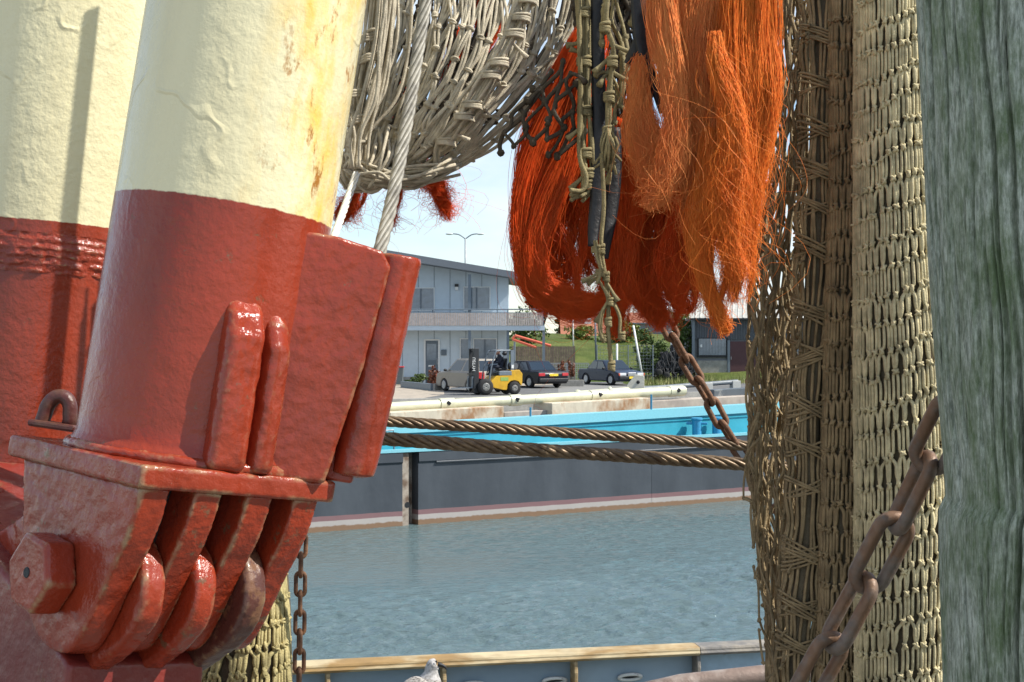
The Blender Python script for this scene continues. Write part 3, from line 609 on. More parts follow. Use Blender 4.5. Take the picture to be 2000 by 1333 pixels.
for x in (.0, -.15, -.3, -.45, -.6): cage.box((x, 0, 2.02), (.05, .88, .035))
cage.box((.13, 0, 1.9), (.05, .88, .05)); cage.build('overhead_guard', STEEL, fl, local=True, auto=40)
MB().prism([(-.52, 1.12), (-.12, 1.12), (-.12, 1.2), (-.42, 1.22), (-.5, 1.66), (-.58, 1.66)], -.24, .24).build('seat', BLACK, fl, local=True, bevel=.03)
b = MB(); b.tube([(.38, 0, .9), (.22, 0, 1.42)], .025, 6); q = np.linspace(0, 2*math.pi, 20); ax = np.array([.25, 0, 1.43]); b.tube([(ax[0]-.1*math.cos(a)*.9+.0, .17*math.sin(a), ax[2]+.12*math.cos(a)) for a in q], .014, 6); b.build('steering_wheel', BLACK, fl, local=True)
b = MB(); b.tube([(-.93, -.28, 1.3), (-.93, .28, 1.3)], .15, 14); b.build('gas_bottle', mat('gas_bottle_grey', (.10, .11, .13), .4), fl, local=True, auto=40); b = MB()
for y in (-.18, .18): b.tube([(-.93+.17*math.cos(a), y, 1.3+.17*math.sin(a)) for a in np.linspace(0, 6.3, 20)], .02, 6)
b.tube(spline([(-.9, .3, 1.38), (-.8, .42, 1.25), (-.9, .47, 1.1), (-1.05, .4, 1.05)], 16), .018, 6); b.build('bottle_straps', BLACK, fl, local=True)
b = MB(); b.ball((-.35, .42, 1.88), (.13, .09, .1), 8, 6); b.build('work_lamp', BLACK, fl, local=True, smooth=True)
MB().box((-.72, .475, 1.28), (.11, .02, .16)).build('white_label', WHITE, fl, local=True)
MB().box((-.3, .526, .72), (.38, .01, .16)).build('green_label', mat('green_sticker', (.25, .40, .10), .5), fl, local=True)
txt = bpy.data.curves.new('lettering', 'FONT'); txt.body = 'HYTSU'; txt.size = .2; txt.extrude = .003; txt.align_x = 'CENTER'
to = bpy.data.objects.new('lettering_curve', txt); SC.collection.objects.link(to); dg = bpy.context.evaluated_depsgraph_get(); me = bpy.data.meshes.new_from_object(to.evaluated_get(dg)); bpy.data.objects.remove(to)
me.materials.clear(); me.materials.append(WHITE); lo_ = bpy.data.objects.new('lettering', me); SC.collection.objects.link(lo_); lo_.parent = fl
lo_.matrix_local = Matrix.Translation((1.06, .354, 1.4)) @ (Matrix.Rotation(math.pi, 4, 'Z') @ Matrix.Rotation(math.pi/2, 4, 'X') @ Matrix.Rotation(math.pi/2, 4, 'Z'))
# driver
def figure(name, label, loc, rot, joints, mats, group=None):
    """one skinned body; joints: {name: (pos, radius, parent)}"""
    t = thing(name, label, 'person', loc, rot, group); names = list(joints); me = bpy.data.meshes.new('body')
    me.from_pydata([joints[n][0] for n in names], [(names.index(joints[n][2]), names.index(n)) for n in names if joints[n][2]], [])
    o = bpy.data.objects.new('body', me); SC.collection.objects.link(o); o.parent = t; me.materials.append(mats[0])
    o.modifiers.new('skin', 'SKIN'); sv = me.skin_vertices[0].data
    for i, n in enumerate(names): r = joints[n][1]; sv[i].radius = (r, r); sv[i].use_root = (i == 0)
    s = o.modifiers.new('sub', 'SUBSURF'); s.levels = s.render_levels = 2
    return t, o
SKIN = mat('skin', (.45, .24, .17), .55, var=.08); CLOTH = mat('dark_work_clothes', (.014, .018, .032), .85, var=.2, bump=.3, bs=60)
J = {'pelvis': ((-.33, 0, 1.28), .15, None), 'waist': ((-.34, 0, 1.45), .15, 'pelvis'), 'chest': ((-.30, 0, 1.65), .17, 'waist'), 'neck': ((-.25, 0, 1.80), .06, 'chest'), 'skull': ((-.21, 0, 1.90), .07, 'neck')}
for s, q in ((-1, 'a'), (1, 'b')):
    J.update({'sh'+q: ((-.29, s*.20, 1.70), .075, 'chest'), 'el'+q: ((-.12, s*.25, 1.47), .05, 'sh'+q), 'wr'+q: ((.13, s*.15, 1.45), .036, 'el'+q), 'hip'+q: ((-.28, s*.1, 1.27), .10, 'pelvis'), 'kn'+q: ((.12, s*.13, 1.28), .075, 'hip'+q), 'an'+q: ((.20, s*.13, .95), .05, 'kn'+q), 'ft'+q: ((.34, s*.13, .90), .045, 'an'+q)})
pt, body = figure('person', 'person in dark work clothes sitting in the forklift with hands on the wheel', (gf[0], gf[1], QZ), Matrix.Rotation(R(203), 3, 'Z'), J, [CLOTH])
b = MB(); b.ball((-.19, 0, 1.94), (.105, .08, .125), 14, 10); b.ball((-.085, 0, 1.93), (.025, .016, .022), 6, 5); b.ball((-.12, 0, 1.85), (.05, .05, .03), 8, 6)
for s in (-1, 1): b.ball((-.2, s*.083, 1.94), (.025, .012, .032), 6, 5)
b.build('head', SKIN, pt, smooth=True, local=True)
b = MB(); b.ball((-.215, 0, 1.985), (.105, .087, .09), 12, 8); b.build('hair', mat('grey_hair', (.16, .14, .125), .9), pt, smooth=True, local=True)
b = MB()
for s in (-1, 1): 
    b.ball((-.097, s*.033, 1.955), (.012, .012, .009), 6, 5)
b.build('eyes', BLACK, pt, local=True)
for s in (-1, 1):
    b = MB(); c = np.array([.16, s*.15, 1.455]); b.ball(c, (.05, .022, .036), 8, 6)
    for k in range(4): z = .03-.019*k; b.tube([c+np.array([.03, 0, z]), c+np.array([.075-.004*abs(k-1.3), -s*.012, z]), c+np.array([.085, -s*.035, z-.004]), c+np.array([.062, -s*.045, z-.006])], [.011, .010, .009, .008], 6)
    b.tube([c+np.array([-.01, -s*.01, .03]), c+np.array([.02, -s*.035, .05]), c+np.array([.05, -s*.045, .045])], [.012, .011, .009], 6); b.build('hand', SKIN, pt, smooth=True, local=True)

# ================================================================== the barge
HULL = None
m, N, L, B = new_mat('barge_hull'); t_ = N.new('ShaderNodeTexCoord'); sx = N.new('ShaderNodeSeparateXYZ'); L.new(t_.outputs['Object'], sx.inputs[0]); v = objvec(N, L)
hz_ = mathn(N, L, 'ADD', sx.outputs[2], mathn(N, L, 'MULTIPLY', nnode(N, L, v, 1.2, 6).outputs[0], .05))
blk = mixn(N, L, rangen(N, L, nnode(N, L, objvec(N, L, (.5, .5, .16)), 1.6, 7, .6).outputs[0], .35, .7), (.040, .048, .060), (.066, .077, .092))
c = mixn(N, L, rangen(N, L, hz_, .465, .47), (.19, .105, .11), blk)
c = mixn(N, L, rangen(N, L, hz_, .315, .33), (.36, .33, .31), c)
c = mixn(N, L, rangen(N, L, mathn(N, L, 'ADD', hz_, mathn(N, L, 'MULTIPLY', nnode(N, L, v, 6, 6).outputs[0], .1)), .20, .235), (.20, .12, .07), c)
dent = rangen(N, L, nnode(N, L, v, 9, 8, .7).outputs[0], .72, .76, 0, .6); c = mixn(N, L, dent, c, (.2, .2, .21)); L.new(c, B.inputs['Base Color']); B.inputs['Roughness'].default_value = .5
bp = N.new('ShaderNodeBump'); bp.inputs['Strength'].default_value = .35; bp.inputs['Distance'].default_value = .05; L.new(nnode(N, L, v, 1.1, 3).outputs[0], bp.inputs['Height']); L.new(bp.outputs[0], B.inputs['Normal']); HULL = m
BLUE = mat('cyan_blue_paint', (.03, .29, .38), .45, 0, (.04, .32, .42), 1.5, .4, .6, .05); BLUED = mat('blue_edge_paint', (.19, .47, .55), .5, var=.06)
RCR = mat('rusted_cream', (.56, .49, .38), .7, 0, (.32, .17, .08), 1.6, .50, .66, .14, .4, 30, .02, st=(1, 1, .5)); CRM = mat('cream_tube_paint', (.54, .53, .38), .4, 0, (.45, .44, .33), 2, .45, .7, .08)
bgx = thing('barge', 'long black hulled barge with bright blue coaming moored along the far quay', 'barge', HO)
sN0, sN1 = ph(786, 950)[0], ph(817, 950)[0]; S0, S1 = -34., 32.
def deckz(s): return np.interp(s, [S0, 0, 12, S1], [2.22, 2.235, 2.30, 2.6])
def hull_seg(a, bb, closed=True):
    ss = np.linspace(a, bb, max(2, int((bb-a)/1.5))); b = MB(); zz = [-1.2, 0, .6, 1.2, 1.86, 1.92, 2.0]
    V = np.array([[bl(s, -.05*(z > 1.9)-.0, z if z < 2 else deckz(s)) for z in zz] for s in ss]); b.grid(V)
    W_ = np.array([[bl(s, w, deckz(s)) for w in (-.05, 10.8)] for s in ss]); b.grid(W_)
    K = np.array([[bl(s, 10.8, z) for z in (deckz(s), -1.2)] for s in ss]); b.grid(K)
    for s in (a, bb): b.add([bl(s, 0, -1.2), bl(s, -.0, deckz(s)), bl(s, 10.8, deckz(s)), bl(s, 10.8, -1.2)], [[(0, 1, 2, 3)]])
    return b
for a, bb in ((S0, sN0), (sN1, S1)): hull_seg(a, bb).build('hull', HULL, bgx, origin=HO)
NB = mat('rusty_recess', (.32, .27, .22), .7, 0, (.14, .09, .06), 2.2, .45, .6, .2)
b = MB(); b.add([bl(sN0, .42, -1), bl(sN1, .42, -1), bl(sN1, .42, 2.2), bl(sN0, .42, 2.2)], [[(0, 1, 2, 3)]])
b.add([bl(sN0, .02, -1), bl(sN0+.22, .02, -1), bl(sN0+.30, .40, -1), bl(sN0+.22, .02, 2.18), bl(sN0+.30, .40, 2.18), bl(sN0, .02, 2.18)], [[(0, 1, 3, 5), (1, 2, 4, 3)]])
b.build('spud_recess', NB, bgx, origin=HO); b = MB(); b.lathe([(0, 0), (.09, 0)], 14, lambda x, y, z: bl(sN0+.17, .012, .62)+x[..., None]*UB+y[..., None]*np.array([0, 0, 1.])+0*z[..., None]); b.build('drain_hole', BLACK, bgx)
b = MB(); b.add([bl(sN0, -.03, 2.21), bl(sN1, -.03, 2.21), bl(sN1, 1, 2.225), bl(sN0, 1, 2.225)], [[(0, 1, 2, 3)]]); b.build('recess_cover', BLUED, bgx, origin=HO)
b = MB(); ss = np.linspace(sN1+.6, S1, 30); b.tube([bl(s, -.04, deckz(s)-.36) for s in ss], .035, 6); ss = np.linspace(S0, sN0-.9, 20); b.tube([bl(s, -.04, deckz(s)-.36) for s in ss], .035, 6); b.build('rubbing_strake', HULL, bgx, origin=HO)
b = MB()
for s in np.arange(S0+2.6, S1, 9.2):
    if sN0-.2 < s < sN1+.2: continue
    b.box(bl(s, -.006, 1.0), (.012, .003, 1.7), Matrix.Rotation(math.atan2(UB[1], UB[0]), 3, 'Z'))
b.build('weld_seams', HULL, bgx, origin=HO)
ss = np.linspace(S0, S1, 40); RZ = Matrix.Rotation(math.atan2(UB[1], UB[0]), 3, 'Z')
def strip_(w0, w1, z0, z1, name, m, a=S0, c_=S1, close=True):
    b = MB(); q = np.linspace(a, c_, 30); f = lambda z, s: z(s) if callable(z) else z
    V = np.array([[bl(s, w0, f(z0, s)), bl(s, w0, f(z1, s)), bl(s, w1, f(z1, s)), bl(s, w1, f(z0, s))] for s in q]); b.grid(V, wrap=True); b.f.append(np.array([[0, 1, 2, 3], [119, 118, 117, 116]])); b.m.append(np.zeros(2, int)); return b.build(name, m, bgx, origin=HO)
strip_(-.07, .10, lambda s: deckz(s)-.02, lambda s: deckz(s)+.07, 'gunwale', BLUED)
strip_(.10, 1.0, lambda s: deckz(s)-.03, lambda s: deckz(s)+.012, 'side_deck', BLUE)
zc0 = ph(900, 822, 1.0); zc1 = ph(1460, 790, 1.0)
def cz(s): return np.interp(s, [S0, zc0[0], zc1[0], S1], [zc0[1]-.35, zc0[1], zc1[1], zc1[1]+.5])
strip_(1.0, 1.22, deckz, lambda s: cz(s)-.30, 'coaming', BLUE)
strip_(.90, 1.45, lambda s: cz(s)-.30, lambda s: cz(s), 'coaming_cap', BLUED)
strip_(.96, 1.0, lambda s: deckz(s)+.9*(cz(s)-deckz(s))-.34, lambda s: deckz(s)+.9*(cz(s)-deckz(s))-.28, 'coaming_rib', BLUE)
def dbox(x0, y0, x1, y1, w, dp, name, m, bev=.02, parent=bgx):
    s0, z1 = ph(x0, y0, w); s1, z1b = ph(x1, y0, w); _, z0 = ph((x0+x1)/2, y1, w); b = MB(); _, zr = ph(x1, y0-(x1-x0)*.055, w)
    b.prism([(s0, z0-.25), (s1, z0-.25+(zr-z1)*.6), (s1, zr), (s0, z1)], 0, dp, lambda u, v_, q: tuple(bl(u, w+q, v_))); return b.build(name, m, parent, bevel=bev)
dbox(640, 806, 762, 838, 2.2, 1.2, 'hatch_beam', RCR); dbox(762, 806, 984, 826, 2.2, 1.2, 'hatch_beam', RCR); dbox(985, 806, 1080, 822, 2.5, .6, 'hatch_side', mat('worn_beige', (.38, .34, .30), .8, 0, (.28, .25, .22), 2, .4, .6, .1)); dbox(1078, 788, 1270, 814, 2.2, 1.2, 'hatch_beam', RCR)
dbox(1270, 784, 1470, 806, 2.5, .8, 'hatch_side', mat('beige_hatch', (.42, .36, .30), .8, 0, (.33, .28, .24), 2, .4, .6, .1))
for px in (1060,): dbox(px, 793, px+20, 815, 3.0, .4, 'tube_support', CLD)
dbox(1395, 762, 1520, 792, 3.1, .5, 'spray_screen', mat('dark_blue_sheet', (.075, .09, .105), .6, 0, (.20, .21, .21), 1.6, .55, .62, .1), .01)
bd2 = P(1361, 845, 47.0); s_, z_ = ph(1361, 846, .62); c = bl(s_, .62, deckz(s_))
b = MB(); b.lathe([(0, .62), (.17, .62), (.20, .60), (.20, .55), (.165, .52), (.16, .0)], 20, lambda x, y, z: np.stack([c[0]+x, c[1]+y, c[2]+z], -1)); b.tube([c+np.array([-.35, .1, .42]), c+np.array([.35, -.1, .42])], .05, 8); b.build('bollard', mat('bollard_blue', (.035, .24, .42), .4), bgx, auto=40)
s_, z_ = ph(1400, 845, .62); c = bl(s_, .62, deckz(s_)); b = MB(); b.lathe([(0, .62), (.17, .62), (.20, .60), (.20, .55), (.165, .52), (.16, .0)], 20, lambda x, y, z: np.stack([c[0]+x, c[1]+y, c[2]+z], -1)); b.build('bollard', mat('bollard_blue_b', (.035, .24, .42), .4), bgx, auto=40)
b = MB(); s_, z_ = ph(1272, 806, 1.1); b.tube([bl(s_, 1.1, z_), bl(s_, 1.1, z_+.62)], .035, 6); s_, z_ = ph(1036, 814, 1.1); b.tube([bl(s_, 1.1, z_), bl(s_, 1.1, z_+.3)], .035, 6); b.build('stanchion', mat('stanchion_blue', (.04, .20, .33), .5), bgx)
b = MB(); s_, z_ = ph(768, 842, .5); b.tube([bl(s_-1.6, .5, deckz(s_)+.55), bl(s_, .5, deckz(s_)+.62), bl(s_+.03, .5, deckz(s_)+.02)], .03, 6); s_, z_ = ph(830, 880, .3); b.tube([bl(s_-.3, .3, deckz(s_)), bl(s_-.22, .3, deckz(s_)+.09), bl(s_+.25, .3, deckz(s_)+.09), bl(s_+.32, .3, deckz(s_))], .02, 6); b.build('grab_rail', STEEL, bgx)
# the cream telescopic tube resting on the hatches
tu = thing('cream_tube', 'long cream painted steel tube with bolted collars lying on top of the barge', 'tube', bl(0, 2.8, 3.4))
wT = 2.9; sa, za_ = ph(600, 805, wT); sb, zb2 = ph(1336, 763.5, wT); A, Bq = bl(sa, wT, za_), bl(sb, wT, zb2)
b = MB(); b.tube(np.linspace(A, Bq, 40), np.linspace(.155, .175, 40), 20); b.build('tube', CRM, tu, auto=40)
for x0, x1 in ((858, 886), (995, 1016), (1152, 1184), (1306, 1334)):
    p = [(ph(x, 0, wT)[0]-sa)/(sb-sa) for x in (x0, x1)]; c0, c1 = A+(Bq-A)*p[0], A+(Bq-A)*p[1]; b = MB(); b.tube(np.linspace(c0, c1, 4), .195, 20); o = b.build('collar', CRM, tu, auto=40)
    d0 = (c0+c1)/2; b = MB(); b.ball(d0+np.array([.06, -.17, .03]), (.10, .05, .07), 8, 6, 0, None, .2); b.build('bolt', BLACK, o)
rl_ = thing('grey_handrail', 'grey pipe railing with flat brackets lying along the far side of the barge', 'railing', bl(6, 6, 3)); wR = 6.2
b = MB(); sa2, z2 = ph(1128, 770, wR); sb2, z3_ = ph(1440, 746, wR); A2, B2 = bl(sa2, wR, z2), bl(sb2, wR, z3_); b.tube(np.linspace(A2, B2, 6), .095, 12); b.build('pipe', mat('grey_blue_pipe', (.13, .15, .17), .5), rl_, auto=40)
for f in (.30, .56, .80, .985): c = A2+(B2-A2)*f; MB().box(c+np.array([0, -.02, -.12]), (.42, .22, .34), RZ).build('bracket', mat('bracket_grey', (.33, .34, .33), .6), rl_, bevel=.02)
b = MB(); c = A2+(B2-A2)*.0; b.tube(np.linspace(c, A2+(B2-A2)*.3, 4), .12, 12); b.ball(c, .17, 10, 7); b.ball(A2+(B2-A2)*.19, (.12, .15, .2), 10, 7); b.build('cream_sleeve', CRM, rl_, auto=50)
c = A2+(B2-A2)*.325+np.array([.1, -.1, .25]); MB().prism([(-.42, -.28), (.02, -.2), (.36, -.18), (.36, .3), (.02, .34), (-.24, .02)], -.05, .05, lambda u, v_, w: tuple(c+np.array([u, w, v_]))).build('lug_plate', mat('pale_lug', (.60, .57, .48), .6), rl_, bevel=.015)
MB().ball(c+np.array([.12, -.06, .05]), (.07, .03, .07), 8, 6).build('lug_eye', BLACK, rl_)

# ================================================================== the near ship: bulwark, deck, gull
ZR = EZ-1.83
A3 = P(600, 0, F*1.83/630); B3 = P(1500, 0, F*1.83/588.5); A3[2] = B3[2] = ZR; US = (B3-A3)/np.linalg.norm(B3-A3); VS = np.array([-US[1], US[0], 0])
def sl(s, w, z): return A3+US*s+VS*w+np.array([0, 0, z])
def ps(px, d_=None):                      # s along the bulwark for a photo column
    r = np.array([(px-1000)/F, 1.]); Mx = np.array([[US[0], -r[0]], [US[1], -r[1]]]); return np.linalg.solve(Mx, -A3[:2])[0]
SG = mat('ship_grey_blue', (.27, .36, .43), .38, 0, (.22, .30, .37), 2, .4, .6, .08); SB = mat('ship_blue_scuffed', (.34, .47, .57), .45, 0, (.20, .17, .13), 9, .62, .68, .1)
CAPM = mat('worn_ochre_cap', (.46, .37, .22), .65, 0, (.28, .17, .06), 7, .42, .6, .25, .5, 60, .004, st=(.4, .4, 2)); CAPG = mat('weathered_grey_cap', (.16, .15, .14), .7, 0, (.25, .22, .18), 8, .45, .6, .2, .4, 60)
DECK = mat('ship_deck', (.10, .12, .11), .8, 0, (.16, .10, .07), 3, .5, .65, .15)
shp = thing('fishing_cutter', 'fishing cutter at the near quay showing a grey blue bulwark with ochre cap rail', 'ship', sl(1, -3, -2.5))
s0, sm, s1 = -3.2, ps(1362), 9.
b = MB(); poly = [sl(s0, .02, 0)[:2], sl(s1, .02, 0)[:2], np.array([7.5, .95]), np.array([-4.5, .95])]
b.add([(*p, ZR-.43) for p in poly]+[(*p, -1.) for p in poly], [[(0, 1, 2, 3), (0, 4, 5, 1), (1, 5, 6, 2), (2, 6, 7, 3), (3, 7, 4, 0)]]); b.build('hull', DECK, shp)
def sbox(a, c_, w0, w1, z0, z1, name, m, bev=.0, parent=shp):
    b = MB(); b.prism([(a, z0), (c_, z0), (c_, z1), (a, z1)], w0, w1, lambda u, v_, w: tuple(sl(u, w, v_))); return b.build(name, m, parent, bevel=bev)
sbox(s0, sm, .06, .075, -.44, -.052, 'bulwark', SG); sbox(sm, s1, .05, .065, -.44, -.052, 'bulwark', SB)
def caprail(a, c_, name, m):
    b = MB(); pr = [(-.045, -.05), (-.058, -.035), (-.05, -.02), (-.052, -.014), (-.045, .0), (.05, .004), (.09, 0), (.095, -.045)]; b.prism(pr, a, c_, lambda u, v_, w: tuple(sl(w, u, v_))); o = b.build(name, m, shp, bevel=.006); 
    return o
o = caprail(s0, sm, 'cap_rail', CAPM); o = caprail(sm+.002, s1, 'cap_rail', CAPG)
for px in (640, 866, 1122, 1361, 1600):
    s = ps(px); b = MB(); b.prism([(.06, -.05), (-.035, -.05), (-.045, -.12), (-.02, -.43), (.06, -.43)], s-.012, s+.012, lambda u, v_, w: tuple(sl(w, u, v_))); b.build('stanchion', CAPM if px < 1300 else CAPG, shp, bevel=.006)
FLM = mat('white_fairlead', (.62, .62, .58), .5, 0, (.3, .25, .2), 20, .55, .65, .1)
for px in (684, 925, 1086, 1234):
    s = ps(px); q = np.linspace(0, 2*math.pi, 30); b = MB(); b.tube([sl(s+.068*math.cos(a), .035-.012*math.sin(a), -.178+.019*math.sin(a)) for a in q], .0105, 8); o = b.build('fairlead', FLM, shp, smooth=True)
    b = MB(); b.add([sl(s+.066*math.cos(a), .052, -.178+.018*math.sin(a)) for a in q[:-1]], [[tuple(range(29))]]); b.build('opening', BLACK, o)
pw = mat('rusty_grey_pipe', (.20, .14, .11), .6, .1, (.33, .27, .23), 6, .5, .66, .2, .4, 60)
setp(MB().tube([P(1180, 1372, 7.3), P(1330, 1338, 7.35), P(1500, 1319, 7.4), P(1800, 1285, 7.6)], .055, 16).build('deck_pipe', pw, smooth=True), 'rusty grey pipe lying before the bulwark at the lower right', 'pipe')
# near quay under the viewer
b = MB(); b.box((0, -14.2, EZ-1.65-1.5), (60, 30, 3)); setp(b.build('near_quay', CONC), kind='structure')
# juvenile gull on the deck
gd = 7.5; GF = P(826, 1420, gd); GF[2] = ZR-.43; gl = thing('gull', 'mottled grey brown young gull standing by the bulwark, facing right', 'gull', GF)
def gp(px, py, dy=0.): return P(px, py, gd+dy)
m, N, L, B = new_mat('mottled_feathers'); v = objvec(N, L, (1, 1, 2.2)); vo = N.new('ShaderNodeTexVoronoi'); vo.inputs['Scale'].default_value = 60; L.new(v, vo.inputs[0])
c = mixn(N, L, rangen(N, L, vo.outputs[0], .25, .6), (.12, .105, .095), (.36, .33, .30)); L.new(c, B.inputs['Base Color']); B.inputs['Roughness'].default_value = .85; MOT = m
PALEF = mat('pale_feathers', (.44, .42, .405), .85, 0, (.24, .225, .21), 60, .44, .62, .15)
prof = spline([(852, 1296, 4), (848, 1297, 12.5), (843, 1306, 13), (842, 1316, 15), (838, 1334, 27), (826, 1356, 37), (806, 1380, 38), (782, 1402, 28), (758, 1424, 12), (742, 1438, 3)], 40)
T = np.gradient(prof[:, :2], axis=0); T /= np.linalg.norm(T, axis=1, keepdims=True); V = []
for (x, y, r), tt in zip(prof, T):
    c = gp(x, y); rr = r/F*gd; n = np.array([-tt[1], 0, -tt[0]]); n = np.array([tt[1], 0, tt[0]]); V.append([c+n*rr*math.cos(a)+np.array([0, rr*.88*math.sin(a), 0]) for a in np.arange(20)*2*math.pi/20])
V = np.array(V); b = MB(); b.grid(V[:16], wrap=True); b.grid(V[15:], mi=1, wrap=True); b.build('body', [PALEF, MOT], gl, smooth=True)
b = MB(); b.tube(pix([(855, 1298, gd), (863, 1300, gd), (869, 1303, gd), (872, 1308, gd)], 10), np.linspace(.014, .004, 10), 8); b.build('beak', BLACK, gl, smooth=True)
for s in (-1, 1): MB().ball(gp(852, 1292.5, s*.028), (.0055, .004, .0055), 8, 6).build('eye', BLACK, gl, smooth=True)
for s in (-1, 1):
    wp = spline([(836, 1336, 5), (822, 1343, 26), (802, 1362, 30), (776, 1388, 24), (748, 1412, 13), (722, 1432, 3)], 26); V = []
    T = np.gradient(wp[:, :2], axis=0); T /= np.linalg.norm(T, axis=1, keepdims=True)
    for k, ((x, y, r), tt) in enumerate(zip(wp, T)):
        off = np.interp(k/25, [0, .3, .7, 1], [.055, .088, .075, .015])*s; c = gp(x, y, off); rr = r/F*gd; n = np.array([tt[1], 0, tt[0]]); V.append([c+n*rr*math.cos(a)+np.array([0, .014*math.sin(a), 0]) for a in np.arange(14)*2*math.pi/14])
    b = MB(); b.grid(np.array(V), wrap=True); b.build('wing', MOT, gl, smooth=True)
b = MB(); b.prism([(-.10, 0), (.02, .02), (.02, -.02)], -.03, .03, lambda u, v_, w: tuple(gp(736, 1441)+np.array([u, w, v_-.4*-u*-1]))); b.build('tail', MOT, gl, bevel=.005)
for s in (-1, 1):
    f = gp(822, 1390, s*.035); b = MB(); b.tube([f, np.array([f[0]+.005, f[1], GF[2]+.01])], .006, 6)
    for a in (-.5, 0, .5): b.tube([np.array([f[0], f[1], GF[2]+.008]), np.array([f[0]+.05*math.cos(a), f[1]+.05*math.sin(a), GF[2]+.005])], .005, 5)
    b.build('leg', mat('pinkish_leg', (.40, .25, .22), .6), gl, smooth=True)

# ================================================================== FOREGROUND: the fishing cutter's rigging
YAW, ROLL, PIT = .8152, .1455, -.0558
def frame(ox, oz, d, yaw=YAW, roll=ROLL, pit=PIT):
    M = Matrix.Rotation(roll, 3, 'Y') @ Matrix.Rotation(pit, 3, 'X') @ Matrix.Rotation(yaw, 3, 'Z')
    return M, Vector((ox/F*d, d, EZ+oz/F*d))
BM, BO = frame(-638, -230, 2.1)
def pick(px, py, axis, val, M=BM, O=BO):
    """meets the ray through a photo pixel with the plane local[axis]=val of a tilted frame"""
    c = M.transposed() @ (Vector((0, 0, EZ))-O); r = M.transposed() @ Vector(((px-1000)/F, 1, -(py-666.5)/F))
    t = (val-c[axis])/r[axis]; return c+r*t
def smooth_poly(p, it):                   # Chaikin corner cutting
    p = np.array(p, float)
    for _ in range(it):
        q = np.roll(p, -1, 0); p = np.stack([p*.75+q*.25, p*.25+q*.75], 1).reshape(-1, 2)
    return [tuple(q) for q in p]
RED = red_paint('red_gloss_paint')
REDB = red_paint('red_gloss_paint_worn', wear=.58, bs=30, bump=.7)
REDD = red_paint('dark_red_paint', (.20, .024, .015), .33, wear=.62)
BOOM = red_paint('cream_and_red_boom_paint', z_cream=.372)
BOOM2 = red_paint('cream_and_red_boom_paint_far', z_cream=.475, col=(.28, .038, .015), rough=.17, bump=.8, stain=False)
def radial(b):                            # world direction angle -> local unit vector of the boom frame
    a = b-YAW; return Vector((math.cos(a), math.sin(a), 0))
boom = thing('derrick_boom', 'near leaning derrick boom, cream over red, on a lugged heel with big hex nut', 'boom', BO, BM, 'derrick booms')
rt = .16
prof = [(rt+.004, -.01), (rt+.012, .004), (rt+.004, .016), (rt, .024)]+[(rt, z) for z in np.linspace(.05, 1.7, 60)]+[(0, 1.7)]
MB().lathe(prof, 96).build('tube', BOOM, boom, smooth=True, local=True)
A_, B_, H_, T_ = .186, .144, .179, .032
o = MB().box(((B_-A_)/2, 0, -T_/2), (A_+B_, 2*H_, T_)).build('flange_plate', RED, boom, local=True, bevel=.004, seg=2); lumpy(o, 5, .0016, .03)
lugpoly = [pick(x, y, 0, -.176) for x, y in ((46, 800), (298, 880), (264, 1010), (240, 1068), (217, 1114), (174, 1212), (148, 1262), (123, 1281), (90, 1268), (62, 1230), (44, 1165), (42, 1040))]
lugpoly = [(p[0], min(p[1], -T_+.002)) for p in smooth_poly([(p.y, p.z) for p in lugpoly], 2)]
for i, x in enumerate((-.176, -.092, -.006, .078)):
    o = MB().prism(lugpoly, x, x+.044, lambda u, v, w: (w, u, v)).build('lug_plate', RED if i == 0 else REDB, boom, local=True, bevel=.009, seg=3)
    lumpy(o, 4, .0022, .035)
    if i == 0: o['label'] = 'near lug plate carrying the hex nut'
pin = pick(112, 1120, 0, -.176)
def hexa(c, r, x0, x1, rot=.2): return MB().prism([(c.y+r*math.cos(k*math.pi/3+rot), c.z+r*math.sin(k*math.pi/3+rot)) for k in range(6)], x0, x1, lambda u, v, w: (w, u, v))
o = hexa(pin, .058, -.222, -.176, .12).build('hex_nut', RED, boom, local=True, bevel=.006, seg=3); lumpy(o, 3, .0012, .02)
b = MB()
b.lathe([(0, -.223), (.007, -.2232), (.008, -.2215)], 16, lambda x, y, z: np.stack([z, x+pin.y, y+pin.z], -1))
b.build('centre_hole', BLACK, boom, local=True)
MB().lathe([(0, .14), (.05, .14), (.055, .135), (.055, .122)], 28, lambda x, y, z: np.stack([z, x+pin.y, y+pin.z], -1)).build('pin_head', STEEL, boom, local=True, smooth=True)
for x in (-.1315, -.0475, .0385):  # black filler added in the lug gaps, standing for deep shade and grease
    MB().prism([(-.115, -T_-.002), (-.085, -.15), (-.05, -.26), (.1, -.26), (.12, -T_-.002)], x, x+.0385, lambda u, v, w: (w, u, v)).build('shade_grease_filler', BLACK, boom, local=True)
